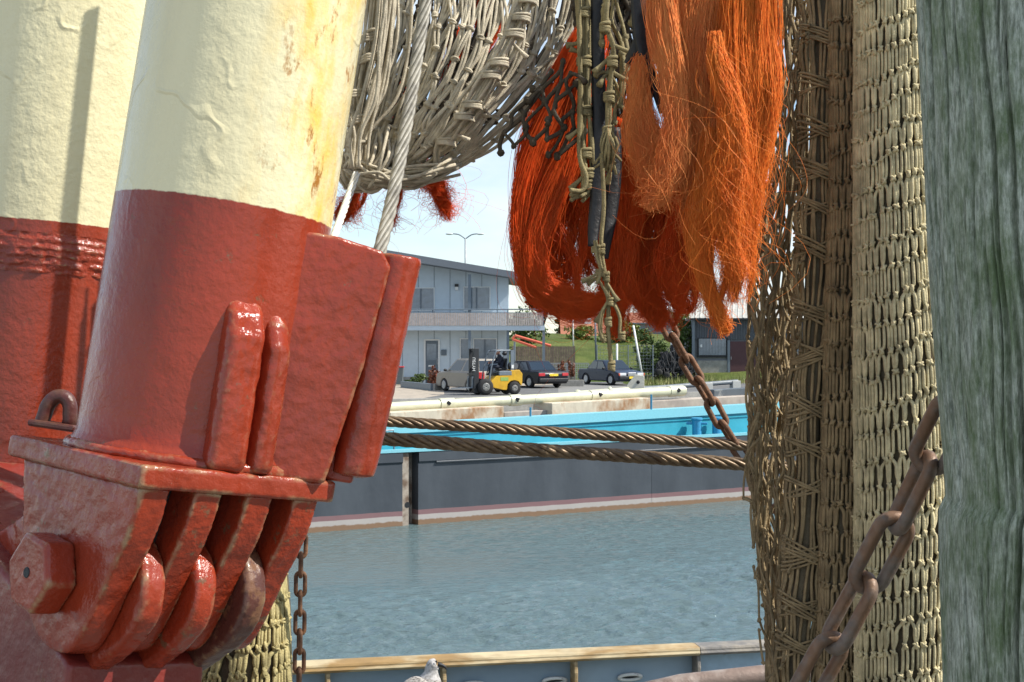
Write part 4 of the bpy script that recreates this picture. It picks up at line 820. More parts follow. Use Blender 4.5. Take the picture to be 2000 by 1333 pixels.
# gussets, fin and rope sleeve on the weather side
def gusset(beta, wd, r0, r1, h, top, m):
    d = radial(R(beta)); t = Vector((-d.y, d.x, 0)); b = MB()
    poly = [(r0, -.002), (r1, -.002), (r1+.002, h*.3), (r1, h-top), (r1-.012, h-top*.35), (r1-.03, h), (r0, h+.02)]
    b.prism(poly, -wd/2, wd/2, lambda u, v, w: tuple(d*u+t*w+Vector((0, 0, v))))
    o = b.build('gusset', m, boom, local=True, bevel=.015, seg=4); lumpy(o, 4, .003, .03); return o
gusset(-60, .056, .12, .188, .236, .05, RED)
gusset(-41, .038, .12, .184, .228, .05, RED)
fa, fb = radial(R(-33))*.152, radial(R(-9))*.262; fu = (fb-fa).normalized(); fn = Vector((-fu.y, fu.x, 0)); fl_ = (fb-fa).length
o = MB().prism([(-.03, -.004), (fl_-.045, -.004), (fl_-.015, .17), (fl_+.004, .322), (fl_-.012, .343), (.06, .352), (-.03, .352)], 0, .024, lambda u, v, w: tuple(fa+fu*u+fn*w+Vector((0, 0, v)))).build('fin_plate', RED, boom, local=True, bevel=.004, seg=2); lumpy(o, 4, .002, .03)
d = radial(R(-1)); t = Vector((-d.y, d.x, 0))
o = MB().prism([(.13, .0), (.25, .0), (.25, .30), (.13, .30)], -.012, .012, lambda u, v, w: tuple(d*u+t*w+Vector((0, 0, v)))).build('web_plate', RED, boom, local=True, bevel=.004)
sc = d*.268
o = MB().lathe([(.0, .012), (.016, .01), (.031, .014), (.0325, .02)]+[(.0325+.0015*math.sin(z*9), z) for z in np.linspace(.04, .325, 22)]+[(.033, .336), (.031, .342), (.0275, .341), (.026, .33), (.025, .25), (0, .25)], 36,
    lambda x, y, z: np.stack([x+sc.x*(1-.075*(1-z/.34)), y+sc.y*(1-.075*(1-z/.34)), z], -1)).build('rope_sleeve', RED, boom, local=True, smooth=True); lumpy(o, 1, .003, .03)
o = MB().box((sc.x*.68, sc.y*.68, -.008), (.06, .05, .014), Matrix.Rotation(R(-1)-YAW, 3, 'Z')).build('sleeve_foot', REDD, boom, local=True, bevel=.005)
# pad eye at the back corner of the flange
pe = pick(108, 834, 2, .004); b = MB()
th = np.linspace(-.25, math.pi+.25, 26); ry, rz = .021, .030
right = BM.transposed() @ Vector((1, 0, 0))
path = [pe+right*(ry*math.cos(q)*(1 if math.sin(q) > 0 else 1.1))+Vector((0, 0, .022+rz*math.sin(q) if math.sin(q) > 0 else .022+.09*math.sin(q))) for q in th]
b.tube(np.array([tuple(p) for p in path]), .0125, 12)
PEM = mat('dark_red_iron', (.085, .022, .018), .4, 0, (.10, .04, .025), 30, .45, .6, .2, .5, 120, .003)
o = b.build('pad_eye', PEM, boom, local=True, smooth=True)
o2 = MB().box((pe.x, pe.y, .006), (.08, .05, .012), Matrix.Rotation(-YAW, 3, 'Z')).build('pad', PEM, None, local=True, bevel=.004); o2.parent = o
# weld bead where the tube meets the flange
ring = np.array([((rt+.006)*math.cos(a), (rt+.006)*math.sin(a), .004) for a in np.linspace(0, 2*math.pi, 90)])
o = MB().tube(ring, .0085, 8).build('weld_bead', RED, boom, local=True, smooth=True); lumpy(o, 1, .004, .015)

# the far boom
FM, FO = frame(-941, -250, 2.78, .7, .075, -.03)
boom2 = thing('derrick_boom', 'left derrick boom cut by the photo edge, crossed by a dark rope shadow', 'boom', FO, FM, 'derrick booms')
prof = [(.18, .0)]+[(.175, z) for z in np.linspace(.02, 1.9, 60)]+[(0, 1.9)]
zw = .375
MB().lathe(prof, 96).build('tube', BOOM2, boom2, smooth=True, local=True)
b = MB()
prof = []
for z in np.linspace(zw, zw+.075, 26):
    prof.append((.1765+.0035*math.sin((z-zw)/.075*math.pi)+.0008*math.sin(z*420), z))
b.lathe(prof, 120); o = b.build('weld_collar', red_paint('rippled_red', (.29, .038, .015), .15, bs=40, bump=1.), boom2, local=True, smooth=True); lumpy(o, 1, .0075, .025)
o = MB().box((.02, 0, -.02), (.42, .42, .035)).build('flange_plate', REDD, boom2, local=True, bevel=.006); lumpy(o, 3, .002, .03)

# the pedestal both booms hinge on, standing on the deck
ped = thing('derrick_pedestal', 'dark red steel pedestal with hinge knuckles under the near derrick boom', 'pedestal', BO, BM)
kn = [(190, 960), (255, 1015), (294, 1072), (306, 1122), (303, 1176), (289, 1223), (256, 1267), (206, 1304), (160, 1338), (90, 1400), (0, 1480), (-120, 1500), (-120, 1150), (60, 1000)]
kn = [pick(x, y, 0, -.112) for x, y in kn]; kn = smooth_poly([(p.y, p.z) for p in kn], 2)
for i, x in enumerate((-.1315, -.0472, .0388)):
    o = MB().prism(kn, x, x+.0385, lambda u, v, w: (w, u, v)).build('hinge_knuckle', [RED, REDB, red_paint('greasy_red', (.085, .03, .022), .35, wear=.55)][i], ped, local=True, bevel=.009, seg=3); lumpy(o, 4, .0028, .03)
pb = pick(103, 1300, 0, -.20)
poly = [(pb.y, -.5), (pb.y+.02, -.29), (pb.y+.11, -.245), (pb.y+.6, -.07), (pb.y+.6, -2.1), (pb.y, -2.1)]
o = MB().prism(poly, -.165, .06, lambda u, v, w: (w, u, v)).build('column', REDD, ped, local=True, bevel=.006); lumpy(o, 4, .002, .05)

# ------------------------------------------------------------------ ropes, wires, cables
def laid(path, Rr, pitch, n, k=6, fill=1.0):
    """a laid rope or wire: n strands twisted round the path"""
    path = resample(np.asarray(path), pitch/14.)
    T = np.gradient(path, axis=0); T /= np.linalg.norm(T, axis=1, keepdims=True)
    N = np.cross(T, np.array((.13, .97, .21))); N /= np.linalg.norm(N, axis=1, keepdims=True); B = np.cross(T, N)
    L = np.concatenate([[0], np.cumsum(np.linalg.norm(np.diff(path, axis=0), axis=1))])
    rs = Rr*math.sin(math.pi/n)/(1+math.sin(math.pi/n))*1.08*fill; ro = Rr-rs
    b = MB(); out = []
    for j in range(n):
        a = L/pitch*2*math.pi+j*2*math.pi/n
        out.append(path+ro*(np.cos(a)[:, None]*N+np.sin(a)[:, None]*B))
    b.tubes(np.array(out), rs, k)
    b.tube(path, ro*.8, 6)
    return b
WIRE = mat('pale_wire_rope', (.27, .255, .215), .55, .1, (.15, .14, .12), 30, .45, .65, .2, .4, 300, .001)
CABLE = mat('brown_greased_wire', (.17, .115, .065), .42, .35, (.09, .055, .03), 40, .45, .65, .3, .4, 300, .001)
LINE = mat('white_line', (.68, .66, .60), .6, bump=.4, bs=300, bd=.001)
setp(laid(pix([(842, -60, 2.46), (820, 80, 2.40), (793, 250, 2.30), (766, 390, 2.20), (741, 495, 2.125), (731, 540, 2.10)], 120), .0108, .17, 6, 8, .95).build('wire_rope', WIRE, smooth=True),
     'thick pale laid wire rope running down into the red sleeve of the boom', 'rope')
setp(laid(pix([(696, 340, 2.32), (678, 392, 2.28), (655, 456, 2.2), (640, 500, 2.15)], 60), .0064, .10, 6, 7).build('white_line', LINE, smooth=True),
     'thin white line from the net pouch down to the boom fin', 'rope')
setp(laid(pix([(520, 806, 2.7), (752, 823, 2.78), (1000, 839, 2.84), (1250, 856, 2.9), (1465, 872, 2.95), (1760, 893, 3.)], 200), .0115, .125, 6, 8).build('steel_cable', CABLE, smooth=True),
     'upper thinner of the two brown steel cables crossing before the blue barge', 'cable', 'brown steel cables')
setp(laid(pix([(520, 842, 2.5), (745, 857, 2.55), (1000, 876, 2.6), (1250, 893, 2.66), (1460, 908, 2.7), (1760, 932, 2.78)], 200), .0132, .14, 6, 8).build('steel_cable', CABLE, smooth=True),
     'lower thicker of the two brown steel cables crossing before the black hull', 'cable', 'brown steel cables')
sp = [P(218, -20, 2.65), P(165, 330, 2.64), P(100, 760, 2.63), P(92, 812, 2.63)]
sp = np.array(sp)+np.array(SUND)*.56
setp(laid(spline(sp, 80), .0115, .04, 3).build('rigging_rope', LINE, smooth=True), 'stout rigging rope behind the near boom that shades the left boom', 'rope')

# ------------------------------------------------------------------ chains: every link a part
def link_mesh(pitch, r, wd, name, m):
    hl = pitch/2+r*.2; hw = wd/2-r; a = np.linspace(-math.pi/2, math.pi/2, 12); st = hl-hw+r*.15
    pts = [(hw*math.cos(q), 0, st+hw*math.sin(q)+0) for q in np.linspace(0, math.pi, 14)]+[(hw*math.cos(q), 0, -st+hw*math.sin(q)) for q in np.linspace(math.pi, 2*math.pi, 14)]
    pts = np.array(pts); n = len(pts)
    T = np.roll(pts, -1, 0)-np.roll(pts, 1, 0); T /= np.linalg.norm(T, axis=1, keepdims=True)
    Nn = np.repeat([[0, 1., 0]], n, 0); Bn = np.cross(T, Nn); q = np.arange(10)*2*math.pi/10
    V = pts[:, None]+r*(np.cos(q)[None, :, None]*Nn[:, None]+np.sin(q)[None, :, None]*Bn[:, None])
    V = np.concatenate([V, V[:1]]); b = MB(); b.grid(V, wrap=True)
    me = b.mesh(name, np.zeros(3)); me.materials.append(m); me.polygons.foreach_set('use_smooth', np.ones(len(me.polygons), bool)); return me
def chain(name, label, path, pitch, r, wd, m, twist=0., group=None, roll0=R(45)):
    path = resample(path, pitch); t = thing(name, label, 'chain', path[-1], group=group)
    me = link_mesh(pitch+2*r*.72, r, wd, 'link', m)
    for i in range(len(path)-1):
        c = (path[i]+path[i+1])/2; dz = Vector(path[i]-path[i+1]); q = dz.to_track_quat('Z', 'Y').to_matrix()
        o = bpy.data.objects.new('chain_link', me); SC.collection.objects.link(o); o.parent = t
        a = roll0+(math.pi/2 if i % 2 else 0)+twist*i+random.uniform(-.12, .12)
        o.matrix_local = Matrix.Translation(Vector(c-WL[t.name])) @ (q @ Matrix.Rotation(a, 3, 'Z')).to_4x4()
    return t
chain('heavy_chain', 'heavy rusty chain slanting down in front of the neat net roll to the mossy pile', pix([(1935, 690, 1.62), (1880, 770, 1.66), (1835, 850, 1.7), (1790, 950, 1.73), (1725, 1075, 1.75), (1655, 1205, 1.77), (1590, 1325, 1.78), (1500, 1480, 1.8)], 100), .080, .0086, .056, RUSTG, roll0=R(40))
chain('rusty_chain', 'rusty chain slanting from the orange fibres down past the blue barge', pix([(1235, 480, 2.95), (1265, 550, 2.95), (1300, 630, 2.95), (1340, 705, 2.95), (1385, 780, 2.95), (1420, 845, 2.95), (1455, 895, 2.95), (1480, 935, 2.95), (1520, 1000, 2.95), (1560, 1080, 2.95)], 100), .050, .0060, .036, RUST, roll0=R(16))
chain('hanging_chain', 'brown chain hanging straight down beside the straw coloured net', pix([(592, 1010, 2.75), (588, 1080, 2.75), (586, 1200, 2.75), (584, 1330, 2.75), (582, 1460, 2.75)], 100), .0355, .0043, .026, RUST, roll0=R(14))

# ------------------------------------------------------------------ netting
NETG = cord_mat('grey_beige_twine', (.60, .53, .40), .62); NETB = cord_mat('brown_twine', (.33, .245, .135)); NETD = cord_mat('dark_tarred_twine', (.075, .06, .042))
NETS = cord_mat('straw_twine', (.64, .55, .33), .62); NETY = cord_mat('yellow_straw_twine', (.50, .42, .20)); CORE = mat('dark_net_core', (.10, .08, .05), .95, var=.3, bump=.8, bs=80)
def neat_roll(t, cx, d, ncol, dy, y0, y1, cr, slant, m, arc=(-100, 100), jit=.11, seed=1, core=True):
    """rows of knots with two legs each, laid round a cylinder; cx: [(y, centre px, half width px)]"""
    g = np.random.default_rng(seed); cy = np.array(cx, float); dth = R(arc[1]-arc[0])/ncol
    def at(th, y):
        c = np.interp(y, cy[:, 0], cy[:, 1]); h = np.interp(y, cy[:, 0], cy[:, 2])
        dd = d-h/F*d*np.cos(th)*1.05
        return np.stack([(c+h*np.sin(th)*dd/dd-1000)/F*d, dd, EZ-(y-666.5)/F*d], -1)
    nr = int((y1-y0)/dy)+2; off = np.cumsum(g.normal(0, dy*.05, nr))*.3
    th = lambda i, j: R(arc[0])+(j+.5*(i % 2))*dth
    TH = np.array([[th(i, j) for j in range(ncol+1)] for i in range(nr)])+g.normal(0, dth*jit, (nr, ncol+1))
    wav = g.normal(0, dy*.05, (nr, ncol+1))
    Y = y0+np.arange(nr)[:, None]*dy+off[:, None]-slant*np.sin(TH)*np.interp(y0, cy[:, 0], cy[:, 2])+wav+dy*.06*np.sin(TH*3+np.arange(nr)[:, None]*.7)
    s = np.linspace(0, 1, 9); paths = []; rad = []
    for i in range(nr-1):
        for j in range(ncol+1):
            for dj in ((0, -1) if i % 2 == 0 else (0, 1)):
                k = j+dj
                if not 0 <= k <= ncol: continue
                sm = lambda a, b_: (lambda q: q*q*(3-2*q))(np.clip((s-a)/(b_-a), 0, 1))
                e = (.5*sm(0, .16)+.5*sm(.86, 1)) if i % 2 else (.74*sm(0, .36)+.26*sm(.6, 1))
                p_th = TH[i, j]+(TH[i+1, k]-TH[i, j])*e+dth*g.normal(0, .03)*np.sin(math.pi*s)
                p_y = Y[i, j]+(Y[i+1, k]-Y[i, j])*s
                q = at(p_th, p_y); q[:, 1] -= .0025*np.sin(math.pi*s)*g.uniform(.3, 1.6); paths.append(q)
                r = cr*(1.12 if i % 2 == 0 else .92)*g.uniform(.88, 1.1)
                rad.append(r*(.72+.36*np.sin(math.pi*s)) if i % 2 == 0 else r*np.ones(9))
    b = MB(); b.tubes(np.array(paths), np.array(rad), 6, cap=False)
    kn = at(TH, Y); kn[..., 1] -= cr*.9
    for c in kn.reshape(-1, 3):
        b.ball(c, np.array([1.5, 1.3, 1.5])*cr*g.uniform(.85, 1.15), 7, 5, 0, None, .16)
        for w in range(2):
            a0 = g.uniform(-.6, .6)+(1.2 if w else -.9); q = np.linspace(-1.7, 1.7, 7); e = np.array([math.cos(a0), 0, math.sin(a0)])
            b.tube(c+np.sin(q)[:, None]*e*cr*1.75+np.cos(q)[:, None]*np.array([0, -1.55, 0])*cr, cr*.72, 5, cap=False)
    b.build('netting', m, t, smooth=True)
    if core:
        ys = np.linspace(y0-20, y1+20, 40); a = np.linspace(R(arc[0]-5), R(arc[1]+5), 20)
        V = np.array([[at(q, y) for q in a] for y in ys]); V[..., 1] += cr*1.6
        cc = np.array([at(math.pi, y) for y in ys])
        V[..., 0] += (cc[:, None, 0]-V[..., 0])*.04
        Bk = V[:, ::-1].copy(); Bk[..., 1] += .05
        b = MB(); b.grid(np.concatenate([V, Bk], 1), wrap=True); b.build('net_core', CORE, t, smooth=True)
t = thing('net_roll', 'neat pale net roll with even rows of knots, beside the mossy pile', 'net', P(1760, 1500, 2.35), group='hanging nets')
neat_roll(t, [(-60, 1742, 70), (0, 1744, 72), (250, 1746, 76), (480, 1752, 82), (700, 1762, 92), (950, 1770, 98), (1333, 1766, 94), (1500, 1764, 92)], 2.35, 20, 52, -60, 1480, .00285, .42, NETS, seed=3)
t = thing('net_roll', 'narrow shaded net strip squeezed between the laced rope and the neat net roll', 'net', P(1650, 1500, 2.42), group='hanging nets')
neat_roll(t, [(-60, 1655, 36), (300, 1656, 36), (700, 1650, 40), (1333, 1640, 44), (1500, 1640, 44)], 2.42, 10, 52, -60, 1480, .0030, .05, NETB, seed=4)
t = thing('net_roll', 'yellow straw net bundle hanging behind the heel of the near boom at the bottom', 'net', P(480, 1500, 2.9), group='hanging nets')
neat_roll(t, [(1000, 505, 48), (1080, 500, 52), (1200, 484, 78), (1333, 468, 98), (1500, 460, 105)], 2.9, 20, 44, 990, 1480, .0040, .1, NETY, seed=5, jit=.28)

def cord_set(b, pts_list, d_r, k=6, n=24):
    for pts, r in zip(pts_list, d_r): b.tube(pix(pts, n), r, k)
def lashed(name, label, axis, half, d, ncord, cr, lash_dy, m, seed, parts=True, group=None, n=90, flat=.6):
    """a bundle of long cords with crossed lashings round it; axis: [(px, py)]"""
    g = np.random.default_rng(seed); ax = pix([(x, y, d) for x, y in axis], n); hw = half/F*d
    T = np.gradient(ax, axis=0); T /= np.linalg.norm(T, axis=1, keepdims=True); N = np.cross(T, np.array([0, 1., 0])); N /= np.linalg.norm(N, axis=1, keepdims=True)
    N *= np.sign(N[:, :1]+1e-9)
    L = np.concatenate([[0], np.cumsum(np.linalg.norm(np.diff(ax, axis=0), axis=1))])
    Y = np.array([0, 1., 0]); t = thing(name, label, 'net', ax[-1], group=group); b = MB(); paths = []
    lstep = lash_dy/F*d
    pinch = 1-.1*np.cos(L/lstep*2*math.pi)
    for j in range(ncord):
        th = -math.pi/2*1.15+math.pi*1.15*j/(ncord-1); w = g.normal(0, .08)+.12*np.sin(L*g.uniform(8, 22)+g.uniform(0, 6))
        a = th+w
        paths.append(ax+(np.sin(a)*hw*pinch)[:, None]*N-(np.cos(a)*hw*flat*pinch)[:, None]*Y)
    b.tubes(np.array(paths), cr, 6)
    b.build('cords', m, t, smooth=True)
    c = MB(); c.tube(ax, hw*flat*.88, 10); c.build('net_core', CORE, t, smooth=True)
    lp = []; q = np.linspace(-1.65, 1.65, 14); k = 0; z = lstep*.4
    while z < L[-1]-lstep*.4:
        for s in (1, -1):
            for w in range(g.integers(2, 6)):
                zz = z+s*np.sin(q)*lstep*g.uniform(.10, .22)+(w-1.5)*cr*2.0+g.normal(0, cr*.4)
                i = np.clip(np.interp(zz, L, np.arange(n)), 0, n-1); ia = i.astype(int)
                base = np.stack([np.interp(zz, L, ax[:, e]) for e in range(3)], 1); NN = N[ia]
                e = (hw*1.04+cr*.8*(1.4 if s > 0 else .6)); lp.append(base+(np.sin(q)*e)[:, None]*NN-(np.cos(q)*(hw*flat+cr*(1.9 if s > 0 else 1.1)))[:, None]*Y)
        z += lstep*g.uniform(.7, 1.3); k += 1
    c = MB(); c.tubes(np.array(lp), cr*.8, 6); 
    ends = []
    for _ in range(int(len(lp)/3)):
        i = g.integers(3, n-3); s = g.choice([-1, 1]); p = ax[i]+N[i]*hw*s*.7-Y*hw*flat*.8; dirv = N[i]*s*g.uniform(.2, 1)-Y*g.uniform(.3, 1)+np.array([0, 0, g.uniform(-.6, .4)])
        pp = np.array([p+dirv*cr*u+np.array([0, 0, -cr*.12*u*u]) for u in np.linspace(0, 5, 5)]); c.tube(pp, np.array([1, 1, 1, 1.2, 1.7])*cr*.75, 6)
    c.build('lashing', m, t, smooth=True)
    return t
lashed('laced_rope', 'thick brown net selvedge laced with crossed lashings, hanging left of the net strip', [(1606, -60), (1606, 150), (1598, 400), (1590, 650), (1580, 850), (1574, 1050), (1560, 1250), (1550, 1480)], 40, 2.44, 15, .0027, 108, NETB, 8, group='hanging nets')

def loose_net(name, label, left, right, ys, d, ncol, dy, cr, m, seed, jit=.3, miss=.08, layers=1, dstep=.03, dbl=0, knots=True, ends=0, sag=.25, group=None, depth=None, swell=0.):
    """an irregular hanging diamond net; left/right: [(y, px)] edges"""
    g = np.random.default_rng(seed); L_ = np.array(left, float); R_ = np.array(right, float); y0, y1 = ys
    t = thing(name, label, 'net', P((left[-1][1]+right[-1][1])/2, y1, d), group=group); b = MB(); s = np.linspace(0, 1, 7); nr = int((y1-y0)/dy)+1
    paths, rad, kc = [], [], []
    for l in range(layers):
        ph = g.uniform(0, 9, 8)
        U = (np.arange(ncol+1)[None, :]+.5*(np.arange(nr)[:, None] % 2)-.25)/ncol+g.normal(0, jit/ncol, (nr, ncol+1)); U = np.clip(U, 0, 1)
        Yp = y0+np.arange(nr)[:, None]*dy+g.normal(0, dy*.22, (nr, ncol+1))+dy*.4*np.sin(U*7+ph[0]+l)
        def at(u, y):
            xl = np.interp(y, L_[:, 0], L_[:, 1]); xr = np.interp(y, R_[:, 0], R_[:, 1]); x = xl+(xr-xl)*u
            x = x+4*np.sin(y/60+u*5+ph[1])
            dd = d+l*dstep+.018*np.sin(u*6+y/130+ph[2])-swell*np.sin(math.pi*np.clip(u, 0, 1))
            return np.stack([(x-1000)/F*dd, dd, EZ-(y-666.5)/F*dd], -1)
        for i in range(nr-1):
            for j in range(ncol+1):
                for dj in ((0, -1) if i % 2 == 0 else (0, 1)):
                    k = j+dj
                    if not 0 <= k <= ncol or g.random() < miss: continue
                    e = s*s*(3-2*s)*.6+s*.4; lift = g.normal(0, .18/ncol)
                    u = U[i, j]+(U[i+1, k]-U[i, j])*e+lift*np.sin(math.pi*s); y = Yp[i, j]+(Yp[i+1, k]-Yp[i, j])*s
                    q = at(u, y); q[:, 1] += g.normal(0, .004)*np.sin(math.pi*s)
                    if dbl:
                        o = g.uniform(.7, 1.2)*cr*1.05; dx = np.array([o, 0, 0])
                        paths += [q+dx, q-dx+np.array([0, cr*.4, 0])]; rad += [cr, cr]
                    else: paths.append(q); rad.append(cr*g.uniform(.8, 1.15))
        kc += list(at(U, Yp).reshape(-1, 3))
    b.tubes(np.array(paths), np.array(rad), 6, cap=False)
    if knots:
        for c in kc: b.ball(c, np.array([1.6, 1.5, 1.8])*cr*g.uniform(.8, 1.3)*(1.3 if dbl else 1), 6, 5, 0, None, .12)
    for _ in range(ends):
        c = kc[g.integers(len(kc))]; dv = np.array([g.uniform(-1, 1), -g.uniform(.2, 1), g.uniform(-.5, .5)])
        pp = np.array([c+dv*cr*u*1.3+np.array([0, 0, -cr*.15*u*u]) for u in np.linspace(0, 6, 5)]); b.tube(pp, np.array([1, 1, 1, 1.1, 1.8])*cr*.95, 6)
    b.build('netting', m, t, smooth=True)
    return t, at
loose_net('loose_net', 'ragged brown net with knots and stray ends, leftmost of the hanging nets at the right',
    [(-60, 1508), (250, 1504), (420, 1482), (560, 1468), (720, 1462), (900, 1462), (1010, 1478), (1200, 1492), (1480, 1510)], [(-60, 1588), (400, 1572), (700, 1560), (1000, 1552), (1480, 1540)], (-60, 1480), 2.5, 7, 54, .0025, NETB, 11, .42, .10, 4, .035, 0, True, 60, group='hanging nets')
t, _ = loose_net('frayed_twine', 'thin frayed twine ends dangling over the water at the edge of the ragged net',
    [(800, 1466), (1000, 1452), (1333, 1500)], [(800, 1490), (1000, 1482), (1333, 1520)], (820, 1330), 2.46, 2, 66, .0021, NETB, 12, .5, .25, 1, .02, 0, True, 6)

def twines(name, label, pts, n, spread, cr, m, seed, knots=(), tip=(), d_off=.01, group=None):
    g = np.random.default_rng(seed); b = MB(); base = np.array(pts, float); nn = 60
    for j in range(n):
        off = base.copy(); k = len(base); off[:, 0] += g.normal(0, spread*.5, 1)+g.normal(0, spread*.22, k); off[:, 2] += g.normal(0, d_off, 1)
        off[-1, 1] += g.normal(0, spread*.6)
        b.tube(pix(off, nn), cr*g.uniform(.85, 1.15), 6)
    P0 = pix(base, nn)
    for kx in knots:
        c = np.array([np.interp(kx, np.linspace(0, 1, nn), P0[:, e]) for e in range(3)])
        for w in range(4):
            q = np.linspace(0, 6, 12); rr = (spread*.62/F*c[1]+cr*.8)
            b.tube(c+np.stack([np.cos(q)*rr, np.sin(q)*rr, (w-1.5)*cr*1.5+np.sin(q*.5+w)*cr], 1), cr*.9, 6)
    for dx, dy, dl in tip:
        c = np.array([np.interp(dl, np.linspace(0, 1, nn), base_i) for base_i in pix(base, nn).T])
        pp = [c+np.array([dx*u, -.004*u, dy*u-.002*u*u])*.006 for u in np.linspace(0, 5, 6)]; b.tube(np.array(pp), np.array([1, 1, 1, 1.1, 1.5, 1.9])*cr*.9, 6)
    return setp(b.build(name, m, smooth=True), label, 'cord', group)
# ------------------------------------------------------------------ the hammock of net hanging over the boom
def hammock(t, c0, c1, n, m_rows, cr, m, seed, d0, bag, dbl=True, miss=.03, name='netting', pinch=.5):
    g = np.random.default_rng(seed); A = spline(c0, 60); B = spline(c1, 60); vv = np.linspace(0, 1, 60)
    def at(tt, v):
        pa = np.stack([np.interp(v, vv, A[:, k]) for k in (0, 1)], -1); pb = np.stack([np.interp(v, vv, B[:, k]) for k in (0, 1)], -1)
        q = pa+(pb-pa)*tt[..., None]
        q[..., 1] += 60*np.sin(math.pi*v)*np.sin(math.pi*tt)*.4
        dd = d0-bag*np.sin(math.pi*np.clip(tt, 0, 1))*(.35+.65*np.sin(math.pi*np.clip(v, 0, 1)))
        return np.stack([(q[..., 0]-1000)/F*dd, dd, EZ-(q[..., 1]-666.5)/F*dd], -1)
    TT = np.clip((np.arange(n+1)[None, :]+.5*(np.arange(m_rows+1)[:, None] % 2)-.25)/n+g.normal(0, .22/n, (m_rows+1, n+1)), 0, 1.0)
    VV = np.arange(m_rows+1)[:, None]/m_rows+g.normal(0, .25/m_rows, (m_rows+1, n+1))
    s = np.linspace(0, 1, 8); paths, rad = [], []
    for i in range(m_rows):
        for j in range(n+1):
            for dj in ((0, -1) if i % 2 == 0 else (0, 1)):
                k = j+dj
                if not 0 <= k <= n or g.random() < miss: continue
                e = s*s*(3-2*s)*pinch+s*(1-pinch)
                q = at(TT[i, j]+(TT[i+1, k]-TT[i, j])*e, VV[i, j]+(VV[i+1, k]-VV[i, j])*s)
                q += np.array([g.normal(0, .003), g.normal(0, .004), g.normal(0, .003)])*np.sin(math.pi*s)[:, None]
                if dbl:
                    w = g.uniform(.9, 1.7)*cr; px_ = np.array([w*.85, 0, w*.45]); bul = np.sin(math.pi*s)[:, None]*.6+.55
                    paths += [q+px_*bul, q-px_*bul]; rad += [cr*g.uniform(.9, 1.1)]*2
                else: paths.append(q); rad.append(cr)
    b = MB(); b.tubes(np.array(paths), np.array(rad), 6, cap=False, ref=(.3, .9, .2))
    kp = at(TT, VV).reshape(-1, 3)
    for c in kp:
        if c[2] > EZ+.9: continue
        b.ball(c, np.array([2.1, 1.9, 2.2])*cr*g.uniform(.85, 1.2), 8, 6, 0, None, .12)
        for w in range(2):                                   # turns of the knot
            a0 = g.uniform(0, 3); q = np.linspace(0, 5.2, 9); tl = g.uniform(-.9, .9)
            b.tube(c+np.stack([np.cos(q+a0)*cr*2.1, np.sin(q+a0)*cr*1.9, np.sin(q+tl)*cr*1.2], 1), cr*.75, 5)
    b.build(name, m, t, smooth=True)
    return at
t = thing('trawl_net', 'grey beige trawl net slung like a hammock between the boom and the orange fibres', 'net', P(900, 330, 2.7), group='hanging nets')
C0 = [(668, 350), (676, 305), (690, 200), (712, 95), (735, -20), (745, -110)]
C1 = [(688, 372), (802, 354), (905, 320), (985, 266), (1062, 190), (1125, 112), (1158, 20), (1185, -110)]
hammock(t, C0, C1, 21, 8, .0031, NETG, 21, 2.78, .16)
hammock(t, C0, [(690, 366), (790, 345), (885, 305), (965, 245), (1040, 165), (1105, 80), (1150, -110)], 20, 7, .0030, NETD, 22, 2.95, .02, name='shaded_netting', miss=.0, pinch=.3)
# frapped end of the pouch and the lacing along the net
b = MB(); g = np.random.default_rng(23)
for _ in range(44):
    x0 = g.uniform(668, 800); y0 = g.uniform(225, 300); x1 = 690+(x0-690)*.45+g.normal(0, 12); dd = 2.66+g.normal(0, .03)
    b.tube(pix([(x0, y0, dd+.05), (x0+g.normal(-8, 12), (y0+345)/2, dd), (x1, g.uniform(335, 372), dd)], 12), .0031, 6)
for _ in range(26):
    a = g.uniform(0, 1); x0 = 672+a*30; dd = 2.64+g.normal(0, .03)
    b.tube(pix([(x0, g.uniform(300, 355), dd), (x0+50, 345+g.normal(0, 10), dd-.02), (x0+120+g.normal(0, 20), 345+g.normal(0, 9), dd), (x0+200, 322+g.normal(0, 9), dd+.04)], 16), .0031, 6)
for _ in range(34):
    x0 = 752+g.normal(0, 22); dd = 2.62+g.normal(0, .025)
    b.tube(pix([(x0, -60, dd), (x0-14+g.normal(0, 5), 80, dd), (x0-34+g.normal(0, 5), 190, dd), (700+g.normal(0, 12), 262, dd), (690+g.normal(0, 14), 330, dd)], 22), .0031, 6)
for k in range(6):
    y = 30+k*46+g.normal(0, 14); xc = 742-.20*y+g.normal(0, 7)
    for w in range(g.integers(1, 4)): b.tube(pix([(xc-26, y+8+w*5, 2.60), (xc-8, y+w*5, 2.585), (xc+14, y-2+w*5, 2.60)], 8), .0032, 6)
b.build('gathered_cords', NETG, t, smooth=True)
twines('lacing_rope', 'knotted lacing of grey cord running aslant over the trawl net', [(1050, -70, 2.58), (1022, 20, 2.58), (990, 95, 2.58), (948, 165, 2.585), (905, 232, 2.6), (868, 282, 2.63), (850, 322, 2.66)], 9, 26, .0031, NETG, 24, (.13, .2, .27, .4, .46, .6, .66, .82), ((1, -1, .3), (-1, -1, .55), (1, -.5, .75)))
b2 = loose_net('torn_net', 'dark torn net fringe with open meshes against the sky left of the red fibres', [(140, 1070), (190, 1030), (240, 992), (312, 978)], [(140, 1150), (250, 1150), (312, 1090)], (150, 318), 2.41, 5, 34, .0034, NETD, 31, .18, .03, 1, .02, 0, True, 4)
loose_net('shaded_net', 'dark shaded net behind the black rubber strips at the top', [(-80, 1120), (150, 1135), (300, 1150)], [(-80, 1290), (150, 1280), (300, 1245)], (-80, 290), 2.62, 9, 38, .0042, NETD, 32, .4, .02, 3, .04, 0, True, 0)
